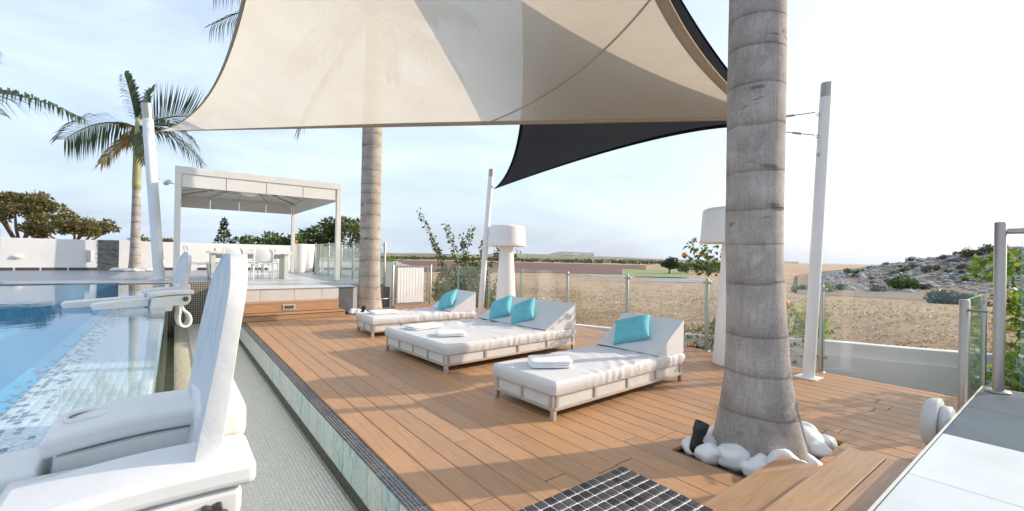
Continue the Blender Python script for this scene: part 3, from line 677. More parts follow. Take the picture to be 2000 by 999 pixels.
while x < DX1-.05:
    x1 = min(x+PITCH-.0026, DX1); y_end = 9.875 if x1 < 2.99 else (10.33 if x1 < 3.40 else (11.26 if x1 < 4.0 else 10.83))
    cuts = [-.55]; y = random.choice([.6, 1.2, 2.0, 1.93]) + random.uniform(-.1, .1)
    while y < y_end-.5: cuts.append(y); y += random.choice([2.2, 3.0, 3.6])+random.uniform(-.15, .15)
    cuts.append(y_end)
    for a, b_ in zip(cuts[:-1], cuts[1:]):
        segs_ = [(a, b_)]
        if x1 > HOLE[0] and x < HOLE[1]:
            segs_ = [s for s in ((a, min(b_, HOLE[2])), (max(a, HOLE[3]), b_)) if s[1]-s[0] > .05]
        for s in segs_: plank(x, x1, s[0]+.004, s[1]-.004)
    x += PITCH; i += 1

# dining terrace slab, mosaic clad block, tiles
mb = MB(); mb.box(1.02, 3.38, 10.36, 22.5, -1.5, ZT-.02); mb.box(3.3805, 4.42, 11.28, 22.5, -1.5, ZT-.02); mb.box(-.948, 1.018, 13.03, 22.5, -1.5, ZT-.02); mb.box(-12, -.95, 13.61, 22.5, -1.5, ZT-.02)
terrace = struct('terrace', mb, 'grey_render')
mb = MB(); mb.box(-.955, 1.02, 13.0, 13.03, -.9, ZT-.006); mb.box(-.98, -.956, 13.0, 13.6, -.9, ZT-.006); mb.build('mosaic_face', 'mosaic_far', terrace)
mb = MB(); mb.box(1.0, 1.019, 9.9, 13.0, -.9, ZT-.02); mb.build('side_face', 'mosaic_far', terrace)
def slab(x0, x1, y0, y1, z, m, parent, th=.018, name='floor_tile'):
    mb = MB(); w, l = (x1-x0)/2-.002, (y1-y0)/2-.002; mb.box(-w, w, -l, l, -th, 0)
    o = mb.build(name, m, parent, bevel=.0015, segs=1); o.location = ((x0+x1)/2, (y0+y1)/2, z+random.uniform(-.0006, .0006)); return o
for i in range(7):
    for j in range(3):
        if i < 5 or j == 2: slab(1.0+.476*i, 1.476+.476*i, 10.30+.6*j, 10.90+.6*j, ZT, 'terrace_light' if i < 4 else 'terrace_dark', terrace)  # right-hand columns dark: shade from the terrace's right edge put into tile colour
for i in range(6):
    for j in range(10): slab(1.02+.567*i, 1.587+.567*i, 12.1+1.02*j, 13.12+1.02*j, ZT, 'terrace_light' if i < 4 and j < 9 else 'terrace_dark', terrace)  # dark columns on the right carry on the same painted shade
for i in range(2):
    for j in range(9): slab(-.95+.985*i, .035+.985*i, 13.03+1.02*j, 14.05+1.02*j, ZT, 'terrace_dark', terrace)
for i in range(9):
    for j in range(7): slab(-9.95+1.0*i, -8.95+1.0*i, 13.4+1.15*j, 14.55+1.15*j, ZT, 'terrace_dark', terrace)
for a, b_ in ((1.03, 1.42), (1.42, 2.06), (2.06, 2.62), (2.62, 2.98)):
    mb = MB(); mb.box(a+.003, b_-.003, 10.325, 10.358, .345, ZT-.024); mb.build('riser_panel', 'riser_panel', terrace, bevel=.002, segs=1)
mb = MB(); mb.box(2.985, 3.30, 10.33, 10.357, -.1, ZT-.024); mb.build('side_stone', 'slate', terrace)
mb = MB(); mb.box(3.305, 3.379, 10.335, 10.358, -.1, ZT-.024); mb.box(3.3815, 3.40, 10.335, 11.27, -.1, ZT-.024); mb.build('side_render', 'grey_render', terrace)

# ------------------------------------------------------------------ timber steps
st = thing('timber_steps', 'two long brown timber steps rising to the tiled dining terrace', 'steps', (1.09, 9.88, 0))
def board(x0, x1, y0, y1, z0, z1, parent, name='step_board'):
    mb = MB(); cx, cy, cz = (x0+x1)/2, (y0+y1)/2, (z0+z1)/2
    mb.box(-(x1-x0)/2, (x1-x0)/2, -(y1-y0)/2, (y1-y0)/2, -(z1-z0)/2, (z1-z0)/2)
    if (x1-x0) > (y1-y0):
        o = mb.build(name, 'step_wood', parent, bevel=.004); o.location = (cx, cy, cz)
    return o
def xboard(L, dy, dz, loc, parent, name):
    # long along X: build along local Y so that the grain follows the board, then turn
    mb = MB(); mb.box(-dy/2, dy/2, -L/2, L/2, -dz/2, dz/2); o = mb.build(name, 'step_wood', parent, bevel=.004)
    o.rotation_euler = (0, 0, R(-90)); o.location = loc; return o
xboard(1.93, .022, .092, (.935, .012, .049), st, 'riser_board')
xboard(1.95, .15, .026, (.935, .072, .121), st, 'tread_board'); xboard(1.95, .15, .026, (.935, .226, .121), st, 'tread_board')
xboard(1.86, .022, .170, (.900, .232, .228), st, 'riser_board')
xboard(1.88, .15, .026, (.900, .292, .329), st, 'tread_board'); xboard(1.88, .10, .026, (.900, .421, .329), st, 'tread_board')
mb = MB(); mb.box(.0, 1.90, .03, .30, 0, .105); mb.box(.0, 1.83, .25, .44, 0, .312); mb.build('carcass', 'deck_under', st)
fx = thing('step_light', 'small recessed rectangular light set in the upper timber step', 'light', (1.92, 10.098, .235))
mb = MB(); mb.box(-.115, .115, -.012, .01, -.055, .055); mb.build('bezel', 'trim_metal', fx, bevel=.004)
mb = MB(); mb.box(-.09, .09, -.016, -.012, -.033, .033); mb.build('lens', 'skirt_dark', fx, bevel=.003)

# near steps and raised platform, right
ns = thing('timber_steps', 'two wide timber treads beside the big palm, up to the tiled platform', 'steps', (0, 0, 0))
xboard(2.0, .255, .028, (2.04, 1.0285, .136), ns, 'tread_board'); xboard(2.0, .045, .028, (2.04, .874, .136), ns, 'tread_board')
xboard(2.0, .022, .12, (2.04, 1.140, .061), ns, 'riser_board')
xboard(2.05, .020, .124, (2.065, .845, .2105), ns, 'riser_board')
xboard(2.05, .168, .028, (2.065, .748, .286), ns, 'tread_board'); xboard(2.05, .165, .028, (2.065, .576, .286), ns, 'tread_board')
mb = MB(); mb.box(1.05, 3.035, .86, 1.125, 0, .120); mb.box(1.05, 3.08, .5, .832, 0, .27); mb.build('carcass', 'deck_under', ns)
PZ, PY_ = .45, .485
mb = MB(); mb.box(.95, 4.80, -3.0, PY_-.012, -1.2, PZ-.022); plat = struct('tiled_platform', mb, 'white_paint')
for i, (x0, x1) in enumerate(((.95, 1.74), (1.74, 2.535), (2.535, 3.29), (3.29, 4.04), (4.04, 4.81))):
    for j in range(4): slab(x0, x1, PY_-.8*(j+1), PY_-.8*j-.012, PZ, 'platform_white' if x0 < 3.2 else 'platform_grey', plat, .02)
mb = MB(); mb.box(.95, 4.82, PY_-.011, PY_, PZ-.024, PZ+.002); mb.box(4.811, 4.822, -2.7, PY_-.0115, PZ-.024, PZ+.002); mb.build('edge_trim', 'trim_metal', plat)
# round bulkhead lamp on the platform's face
bl = thing('bulkhead_light', 'round pale grey bulkhead light on the platform side by the deck', 'light', (3.70, PY_, .385))
mb = MB(); Mx = Matrix.Rotation(R(-90), 4, 'X')
mb.lathe([(.075, 0), (.10, .0), (.118, .012), (.118, .05), (.11, .055)], 36, (0, 0, 0), Mx); mb.build('housing', 'fixture_grey', bl, True)
mb = MB(); mb.lathe([(.150, .056), (.155, .062), (.150, .10), (.132, .122), (.10, .136), (.05, .143), (.006, .144)], 40, (0, 0, 0), Mx); mb.build('dome', 'fixture_grey', bl, True)

# mosaic topped pillar in front of the camera
PIX, PIY, PIZ = .885, .695, .845
pl = thing('mosaic_pillar', 'low pillar topped with small dark glossy tiles and white grout, nearest foreground', 'pillar', (0, 0, 0))
mb = MB(); mb.box(.23, PIX, -.2, PIY, -.6, PIZ-.004); mb.build('core', 'grout_white', pl, bevel=.003)
tp = .0262
us = [PIX-.0135-tp*k for k in range(15)]; vsn = [PIY-.0135-tp*k for k in range(16)]
single_tiles(us, vsn, PIZ-.004, .0222, .0222, .0028, 'mosaic_dark', pl)
rest_u = np.array([PIX-.0135-tp*k for k in range(25)]); rest_v = np.array([PIY-.0135-tp*k for k in range(34)])
link('top_tiles', tiles_mesh('top_tiles', (0, 0, PIZ-.004), None, rest_u, rest_v, (1, 0, 0), (0, 1, 0), (0, 0, 1), .0222, .0222, .0028,
     lambda u, v: (u > us[-1]-.005) & (v > vsn[-1]-.005)), 'mosaic_dark', pl, kind='stuff')
zs = np.arange(PIZ-.02, -.5, -tp)
link('side_tiles', tiles_mesh('side_tiles', (PIX, 0, 0), None, rest_v, zs, (0, 1, 0), (0, 0, 1), (1, 0, 0), .0236, .0236, .005), 'mosaic_dark', pl, kind='stuff')
link('side_tiles', tiles_mesh('side_tiles', (0, PIY, 0), None, rest_u, zs, (1, 0, 0), (0, 0, 1), (0, 1, 0), .0236, .0236, .005), 'mosaic_dark', pl, kind='stuff')

# ------------------------------------------------------------------ garden walls
WY = 21.3
gw = thing('garden_wall', 'long white rendered wall closing the terrace behind pool and gazebo', 'wall', (0, WY, ZT))
mb = MB(); mb.box(-13, -2.135, 0, .22, -.3, 1.075); mb.box(-1.58, 4.45, 0, .22, -.3, 1.075); mb.build('render', 'wall_render', gw, bevel=.008)
for a, b_ in ((-8.0, -4.15), (-4.1, -3.55), (-3.5, -2.9), (-2.85, -2.15), (-1.2, -.9), (-.35, .05), (.75, 1.35), (1.4, 3.2)):
    mb = MB(); mb.box(a, b_, -.012, -.001, .01, .105); mb.build('skirting_tile', 'skirt_dark', gw)
sp_ = thing('stone_panel', 'black split stone panel set between two stretches of the white wall', 'wall', (-1.8575, WY, ZT))
mb = MB(); mb.box(-.272, .272, .03, .22, -.3, 1.09); mb.build('backing', 'slate', sp_)
random.seed(5)
z = 0.
while z < 1.05:
    h = random.uniform(.03, .065); x = -.272
    while x < .26:
        w = min(random.uniform(.12, .3), .272-x); d = random.uniform(.0, .03)
        mb = MB(); mb.box(-w/2+.002, w/2-.002, -d, .029, -h/2+.002, h/2-.002); o = mb.build('stone', 'slate', sp_); o.location = (x+w/2, 0, z+h/2+.01); x += w
    z += h
wl = thing('wall_light', 'small white round light on the shaded wall left of the black panel', 'light', (-4.05, WY, ZT+.46))
mb = MB(); mb.ball((0, -.02, 0), (.13, .06, .07), 16, 8); mb.build('cover', 'lamp_plastic', wl, True); mb = MB(); mb.box(-.14, .14, -.012, 0, -.035, .035); mb.build('base', 'white_paint', wl)
wl = thing('wall_box', 'small grey box fixed on the white wall beside the black stone panel', 'box', (-2.36, WY, ZT+.52))
mb = MB(); mb.box(-.065, .065, -.05, 0, -.2, .2); mb.build('case', 'fixture_grey', wl, bevel=.01); mb = MB(); mb.box(-.05, .05, -.056, -.05, -.18, .18); mb.build('cover', 'fixture_grey', wl, bevel=.005)
# low white wall running away to the right of the terrace railing
lw = thing('low_wall', 'low white wall outside the terrace railing, behind the palm and gate', 'wall', (0, 0, 0))
pts = [(4.95, 19.6, 1.02), (5.05, 16.5, 1.08), (5.3, 14.4, 1.12), (5.55, 13.3, 1.15), (6.3, 13.1, .95)]
for a, b_ in zip(pts[:-1], pts[1:]):
    A_, B_ = Vector((a[0], a[1], 0)), Vector((b_[0], b_[1], 0)); n_ = (B_-A_).cross(Vector((0, 0, 1))).normalized()*.09
    mb = MB(); vs8 = []
    for P, z in ((A_, a[2]), (B_, b_[2])):
        for s in (1, -1): vs8 += [P+n_*s+Vector((0, 0, -1.2)), P+n_*s+Vector((0, 0, z))]
    mb.add(vs8, [(0, 1, 3, 2), (4, 6, 7, 5), (0, 4, 5, 1), (2, 3, 7, 6), (1, 5, 7, 3), (0, 2, 6, 4)]); mb.build('wall_length', 'wall_render', lw)
# curved white kerb wall outside the deck fence
kw = thing('kerb_wall', 'curved low white wall outside the deck glass fence', 'wall', (0, 0, 0))
ctl = [Vector(p) for p in ((6.50, 8.3, -.10), (6.52, 7.0, -.04), (6.56, 5.9, .02), (6.66, 4.9, .06), (6.86, 3.6, .16), (7.06, 2.4, .27), (7.40, 1.2, .30), (8.0, .1, .31), (8.7, -.9, .31))]
def spline(P, t):
    n = len(P)-1; k = min(int(t*n), n-1); u = t*n-k; p0, p1, p2, p3 = P[max(k-1, 0)], P[k], P[k+1], P[min(k+2, n)]
    return .5*((2*p1)+(p2-p0)*u+(2*p0-5*p1+4*p2-p3)*u*u+(3*p1-p0-3*p2+p3)*u**3)
def kerb(inn, outw, dz0, dz1, name):
    mb = MB(); vs_ = []; K = 60
    for i in range(K+1):
        p = spline(ctl, i/K); d = (spline(ctl, min(1, i/K+.01))-spline(ctl, max(0, i/K-.01))); nrm = Vector((d.y, -d.x, 0)).normalized()
        if nrm.x < 0: nrm = -nrm
        for off, z in ((inn, dz0 if isinstance(dz0, float) and dz0 < -.5 else p.z+dz0), (inn, p.z+dz1), (outw, p.z+dz1), (outw, dz0 if isinstance(dz0, float) and dz0 < -.5 else p.z+dz0)):
            vs_.append((p.x+nrm.x*off, p.y+nrm.y*off, z))
    fs_ = [(i*4+j, i*4+(j+1) % 4, (i+1)*4+(j+1) % 4, (i+1)*4+j) for i in range(K) for j in range(4)]+[(0, 1, 2, 3), (K*4+3, K*4+2, K*4+1, K*4)]
    mb.add(vs_, fs_); return mb.build(name, 'wall_render', kw, True, bevel=.006)
kerb(0., .16, -1.2, 0., 'upper_course'); kerb(-.05, -.002, -1.2, -.17, 'ledge')
# slate wall by the gate
sw_ = thing('slate_wall', 'short dark slate block wall between the far palm and the white gate', 'wall', (4.0, 10.86, 0))
for j in range(2):
    for x0, x1 in ((0, .21), (.214, .40)):
        mb = MB(); mb.box(x0, x1, 0, .30, .02+.26*j, .275+.26*j); mb.build('block', 'slate', sw_, bevel=.006)
mb = MB(); mb.tube([(-.02, -.03, .245), (.42, -.03, .245)], .016, 8); mb.build('rail', 'rail_taupe', sw_, True)
# ------------------------------------------------------------------ gazebo
GX, GY0, GY1, GT = 3.62, 12.5, 18.4, 2.66
gz = thing('gazebo', 'white framed gazebo with cream fabric valance over the dining table', 'gazebo', (0, GY0, ZT))
W_, L_ = 3.62, GY1-GY0
for x, y in ((.05, .06), (W_-.05, .06), (.05, L_-.06), (W_-.05, L_-.06)):
    mb = MB(); mb.box(x-.06, x+.06, y-.06, y+.06, 0, GT-.165); p_ = mb.build('post', 'gazebo_paint', gz, bevel=.006)
    mb = MB(); mb.box(x-.075, x+.075, y-.075, y+.075, 0, .012); mb.build('base_plate', 'steel', p_)
for (x0, x1, y0, y1) in ((-.01, W_+.01, -.005, .125), (-.01, W_+.01, L_-.125, L_+.005), (-.01, .11, .126, L_-.126), (W_-.11, W_+.01, .126, L_-.126)):
    mb = MB(); mb.box(x0, x1, y0, y1, GT-.165, GT); mb.build('beam', 'gazebo_paint', gz, bevel=.006)
mb = MB(); mb.box(-.03, W_+.03, -.025, L_+.025, GT+.002, GT+.02); mb.box(.1, W_-.1, .1, L_-.1, GT+.02, GT+.03)
def vpanel(x0, x1, y0, y1):
    mb = MB(); mb.box(x0, x1, y0, y1, GT-.46, GT-.168); return mb.build('valance_panel', 'valance', gz, bevel=.004)
for k in range(4):
    a = .115+(W_-.23)/4*k+.008; b_ = .115+(W_-.23)/4*(k+1)-.008
    vpanel(a, b_, .02, .045); vpanel(a, b_, L_-.045, L_-.02)
for k in range(6):
    a = .125+(L_-.25)/6*k+.008; b_ = .125+(L_-.25)/6*(k+1)-.008
    vpanel(.02, .045, a, b_); vpanel(W_-.045, W_-.02, a, b_)
mb = MB(); ap = [(W_/2-.25, L_/2-.8, GT+.16), (W_/2+.25, L_/2-.8, GT+.16), (W_/2+.25, L_/2+.8, GT+.16), (W_/2-.25, L_/2+.8, GT+.16)]
cr_ = [(.1, .1, GT-.06), (W_-.1, .1, GT-.06), (W_-.1, L_-.1, GT-.06), (.1, L_-.1, GT-.06)]
for k in range(4):
    q = (k+1) % 4; mb = MB(); mb.add([cr_[k], cr_[q], ap[q], ap[k]], [(0, 1, 2, 3)]); mb.build('roof_fabric', 'roof_fabric', gz)
mb = MB(); mb.add(ap, [(0, 1, 2, 3)]); mb.build('roof_fabric', 'roof_fabric', gz)
for k in range(4):
    a, b_ = Vector(cr_[k]), Vector(cr_[(k+1) % 4]); c, d = Vector(ap[k]), Vector(ap[(k+1) % 4]); dz = Vector((0, 0, -.045))
    mb = MB(); mb.tube([a+dz, c+dz], .035, 6); mb.build('rib', 'gazebo_paint', gz)
    for u in (.25, .5, .75):
        mb = MB(); mb.tube([a.lerp(b_, u)+dz, c.lerp(d, u)+dz], .022, 6); mb.build('rib', 'gazebo_paint', gz)
    mb = MB(); mb.tube([a.lerp(c, .5)+dz*.8, b_.lerp(d, .5)+dz*.8], .02, 6); mb.build('rib', 'gazebo_paint', gz)
gl = thing('dome_lamp', 'white half dome lamp hanging under the gazebo roof', 'lamp', (1.66, 14.4, ZT+2.52))
mb = MB(); mb.lathe([(.03, -.21), (.12, -.195), (.20, -.15), (.26, -.08), (.28, 0), (.27, .01), (.02, .02)], 28); mb.build('shade', 'lamp_plastic', gl, True)
mb = MB(); mb.tube([(0, 0, .02), (0, 0, .55)], .012, 6); mb.build('rod', 'gazebo_paint', gl)
sl = thing('spotlight', 'small grey spotlight on an arm at the left gazebo post', 'light', (-.03, GY0+.06, ZT+2.25))
mb = MB(); mb.tube([(0, 0, 0), (-.10, -.04, .02)], .014, 6); mb.build('arm', 'fixture_grey', sl); mb = MB(); mb.tube([(-.08, -.10, .03), (-.14, .04, .0)], .05, 12); mb.build('head', 'fixture_grey', sl, True)
# dining table
tb = thing('dining_table', 'long white dining table with slab legs under the gazebo', 'table', (1.68, 14.25, ZT))
mb = MB(); mb.box(-.98, .98, -.46, .46, .70, .755); mb.build('table_top', 'white_paint', tb, bevel=.004)
for x in (-.86, .86):
    mb = MB(); mb.box(x-.05, x+.05, -.40, .40, 0, .699); mb.build('leg', 'gazebo_paint', tb, bevel=.004)
mb = MB(); mb.box(-.80, .80, -.02, .02, .56, .69); mb.build('crossbeam', 'gazebo_paint', tb)
# stacking chairs
def garden_chair(loc, rz, label):
    c = thing('garden_chair', label, 'chair', loc, rz, 'white chairs round the dining table')
    mb = MB(); mb.grid(lambda u, v: Vector((-.23+.46*u, -.22+.45*v, .44+.02*math.cos(math.pi*(2*u-1))*.5-.012*math.sin(math.pi*v))), 8, 8)
    s = mb.build('seat', 'white_paint', c, True); md = s.modifiers.new('solid', 'SOLIDIFY'); md.thickness = .02
    mb = MB(); mb.grid(lambda u, v: Vector(((-.225+.45*u)*(1-.10*v), -.215-.10*v-.03*math.sin(math.pi*v)+.03*(2*u-1)**2, .47+.40*v-.02*(2*u-1)**4*v)), 10, 8)
    s = mb.build('backrest', 'white_paint', c, True); md = s.modifiers.new('solid', 'SOLIDIFY'); md.thickness = .014
    for x in (-1, 1):
        mb = MB(); mb.tube([(x*.225, .23, 0), (x*.215, .20, .25), (x*.21, .19, .45)], [.016, .019, .02], 8); mb.build('leg', 'white_paint', c, True)
        mb = MB(); mb.tube([(x*.225, -.30, 0), (x*.22, -.23, .22), (x*.215, -.20, .44), (x*.222, -.27, .66), (x*.20, -.33, .86)], [.016, .019, .02, .019, .015], 8); mb.build('leg', 'white_paint', c, True)
    mb = MB(); mb.tube([(-.215, -.225, .18), (.215, -.225, .18)], .012, 6); mb.build('stretcher', 'white_paint', c)
    return c
c0 = garden_chair((1.86, 13.35, ZT), 0, 'white chair with its back to the deck, right one before the dining table')
for loc, rz, lb in (((1.18, 13.38, ZT), .05, 'white chair on the near side of the dining table, mostly behind the pool seat back'),
                    ((.52, 13.95, ZT), R(-90), 'white chair at the left end of the dining table, nearer of the two'),
                    ((.55, 14.55, ZT), R(-88), 'white chair at the left end of the dining table, farther of the two'),
                    ((1.15, 15.15, ZT), R(180), 'white chair on the far side of the dining table, left of three'),
                    ((1.75, 15.18, ZT), R(183), 'white chair on the far side of the dining table, middle of three'),
                    ((2.35, 15.12, ZT), R(178), 'white chair on the far side of the dining table, by the right slab leg')):
    dup(c0, loc, rz, lb)
# tall planters
def planter(loc, s, label, plant):
    p = thing('planter', label, 'planter', loc)
    mb = MB(); mb.lathe([(.205*s, 0), (.21*s, .01), (.29*s, 1.06), (.30*s, 1.10), (.275*s, 1.10), (.265*s, 1.02), (.01, 1.0)], 32); mb.build('pot', 'white_paint', p, True)
    mb = MB(); mb.lathe([(.262*s, 1.005), (.01, 1.03)], 20); mb.build('soil', 'bark', p)
    if plant:
        a = thing('agave', 'spiky green plant growing in the left tall white planter', 'plant', (loc[0], loc[1], loc[2]+1.02))
        for k in range(26):
            q = k*2.4; e = R(random.uniform(28, 85)); l = random.uniform(.35, .62); d = Vector((math.cos(q)*math.cos(e), math.sin(q)*math.cos(e), math.sin(e))); sd_ = d.cross(Vector((0, 0, 1))).normalized()*.028
            mb = MB(); mb.add([(0, 0, 0), d*l*.5+sd_, d*l, d*l*.5-sd_, d*l*.5+Vector((0, 0, -.02))], [(0, 1, 4), (0, 4, 3), (1, 2, 4), (4, 2, 3)]); mb.build('leaf', 'leaf_green', a)
planter((3.86, 18.6, ZT), 1.0, 'tall tapered white planter by the gazebo back post, left of two', True)
planter((4.22, 18.9, ZT), .92, 'tall tapered white planter beside the glass railing, right of two', False)
bk_ = thing('plant_bucket', 'small orange plant pot standing on the left white planter rim', 'pot', (3.70, 18.45, ZT+1.10))
mb = MB(); mb.lathe([(.05, 0), (.075, .13), (.08, .14), (.065, .14), (.06, .02)], 20); mb.build('pot', 'terra', bk_, True)

# ------------------------------------------------------------------ glass railings
def fence_post(parent, p, h, r=.024, plate=True, clamps=(), name='post'):
    mb = MB(); mb.lathe([(r, 0), (r, h-.006), (r*.85, h), (.004, h+.001)], 20, p); o = mb.build(name, 'steel', parent, True)
    md = o.modifiers.new('es', 'EDGE_SPLIT'); md.split_angle = R(40)
    if plate: mb = MB(); mb.lathe([(r*2.1, 0), (r*2.1, .008), (r*1.6, .018), (r*1.02, .02)], 20, p); mb.build('base_plate', 'steel', o, True)
    for (dx, dy) in clamps:
        for z in (.20, h-.06):
            mb = MB(); q = math.atan2(dy, dx); M = Matrix.Translation(Vector(p)+Vector((0, 0, z))) @ Matrix.Rotation(q, 4, 'Z')
            mb.box(r*.9, r+.045, -.012, .012, -.02, .02, M); mb.build('clamp', 'steel', o, bevel=.005)
    return o
def pane(parent, a, b_, z0, z1, m='clear_glass', gap=.035, th=.005):
    a = Vector((a[0], a[1], 0)); b_ = Vector((b_[0], b_[1], 0)); d = (b_-a).normalized(); n_ = Vector((-d.y, d.x, 0))*th; a = a+d*gap; b_ = b_-d*gap
    mb = MB(); vs_ = []
    for P in (a, b_):
        for s in (-1, 1):
            for z in (z0, z1): vs_.append(P+n_*s+Vector((0, 0, z)))
    mb.add(vs_, [(0, 1, 3, 2), (4, 6, 7, 5), (0, 4, 5, 1), (2, 3, 7, 6), (1, 5, 7, 3), (0, 2, 6, 4)]); o = mb.build('pane', m, parent)
    # polished edges of the sheet read green
    e = MB(); w = .0052
    for P in (a, b_):
        Mx = Matrix.Translation(P) @ Matrix.Rotation(math.atan2(d.y, d.x), 4, 'Z'); e.box(-.0012, .0012, -th-.0004, th+.0004, z0, z1, Mx)
    Mx = Matrix.Translation(a) @ Matrix.Rotation(math.atan2(d.y, d.x), 4, 'Z'); e.box(.002, (b_-a).length-.002, -th-.0004, th+.0004, z1-.001, z1+.0008, Mx)
    e.build('edge', 'glass_edge', o); return o
df = thing('glass_fence', 'frameless glass fence on slim steel posts along the far side of the deck', 'fence', (0, 0, 0))
FX = 6.40; fy = [10.85, 9.32, 7.98, 6.48, 4.98, 3.50, 2.02]
P_ = [(5.56, 10.88)]+[(FX, y) for y in fy]+[(6.20, .62)]
for k, p in enumerate(P_[1:-1], 1):
    cs = []
    for q in (P_[k-1], P_[k+1]):
        d = Vector((q[0]-p[0], q[1]-p[1])).normalized(); cs.append((d.x, d.y))
    fence_post(df, (*p, -.01), 1.09, .024, True, cs)
fence_post(df, (*P_[-1], -.01), 1.08, .026, True, [(0, 1), (-1, 0)]); fence_post(df, (4.98, .60, -.01), 1.09, .032, True, [(1, 0)])
for a, b_ in zip(P_[:-1], P_[1:]): pane(df, a, b_, .06, 1.08)
pane(df, (4.98, .60), (6.20, .62), .06, 1.075, 'green_glass')
mb = MB(); mb.tube([(4.98, .60, 1.0), (4.86, .46, 1.005)], .009, 8); mb.build('link_bar', 'steel', df)
pr = thing('glass_fence', 'taller glass screen with a thick steel post on the tiled platform, far right', 'fence', (0, 0, 0))
fence_post(pr, (4.69, .39, PZ), 1.215, .032, True); pane(pr, (4.715, .34), (4.75, -1.1), PZ+.06, PZ+1.20, 'green_glass', .05)
mb = MB(); mb.box(4.70, 4.73, .22, .37, PZ+1.13, PZ+1.17); mb.build('clamp', 'steel', pr, bevel=.012)
fence_post(pr, (4.75, -1.12, PZ), 1.215, .032, True)
tr_ = thing('glass_fence', 'glass railing on steel posts along the right edge of the dining terrace', 'fence', (0, 0, 0))
ty = [(4.08, 17.1), (4.05, 15.25), (4.05, 13.85), (4.05, 12.75), (4.1, 11.9), (4.30, 11.0)]
for k, p in enumerate(ty):
    q = ty[k+1] if k < len(ty)-1 else ty[k-1]; d = Vector((q[0]-p[0], q[1]-p[1])).normalized(); fence_post(tr_, (*p, ZT-.02 if k < 5 else .545), 1.12, .026, True, [(d.x, d.y)])
for a, b_ in zip(ty[:-1], ty[1:]): pane(tr_, a, b_, ZT+.05, ZT+1.08, 'green_glass')
pe = thing('glass_fence', 'dark glass screen with a steel post at the far left edge of the pool', 'fence', (0, 0, 0))
q0 = (-2.92, 13.75)
fence_post(pe, (*q0, ZT), 1.12, .05); pane(pe, q0, (-4.4, 13.9), ZT+.04, ZT+1.08, 'green_glass')
mb = MB(); mb.box(-4.4, -2.98, 13.80, 13.82, ZT+.05, ZT+1.06); mb.build('screen', 'rail_taupe', pe)
# gate
gt_ = thing('garden_gate', 'white slatted gate in a steel frame beside the far palm', 'gate', (4.45, 10.80, 0))
gw_ = 1.06
for x in (0, gw_): fence_post(gt_, (x, 0, -.02), 1.13, .028, False)
fr_ = []
for (x0, x1, z0, z1) in ((.075, .11, .09, 1.08), (gw_-.11, gw_-.075, .09, 1.08), (.1105, gw_-.1105, .09, .125), (.1105, gw_-.1105, 1.045, 1.08)):
    mb = MB(); mb.box(x0, x1, -.02, .02, z0, z1); fr_.append(mb.build('frame', 'steel', gt_, bevel=.004))
for k in range(9):
    x0 = .125+k*.082; mb = MB(); mb.box(x0, x0+.074, -.010, .010, .127, 1.043); mb.build('slat', 'white_paint', gt_, bevel=.002, segs=1)
for z in (.22, .96):
    mb = MB(); mb.box(.022, .08, -.022, .022, z-.02, z+.02); mb.build('hinge', 'steel', gt_, bevel=.005)
mb = MB(); mb.box(.03, gw_-.03, -.05, .05, -.01, .05); mb.build('threshold', 'step_wood', gt_)

# ------------------------------------------------------------------ floor lamps
def floor_lamp(loc, rz, label):
    l = thing('floor_lamp', label, 'floor lamp', loc, rz, 'oversized white floor lamps')
    mb = MB(); mb.lathe([(.235, 0), (.245, .012), (.243, .03), (.225, .3), (.195, .8), (.165, 1.25), (.148, 1.56), (.146, 1.66)], 48); mb.build('stem', 'lamp_plastic', l, True)
    mb = MB(); mb.lathe([(.30, 1.60), (.412, 1.585), (.42, 1.592), (.415, 1.65), (.392, 1.99), (.382, 2.022), (.34, 2.043), (.2, 2.058), (.004, 2.062)], 56); mb.build('shade', 'lamp_plastic', l, True)
    return l
l0 = floor_lamp((5.83, 2.83, 0), 0, 'huge white floor lamp half hidden behind the big palm trunk')
dup(l0, (5.80, 7.78, 0), .5, 'huge white floor lamp standing behind the double sunbed')

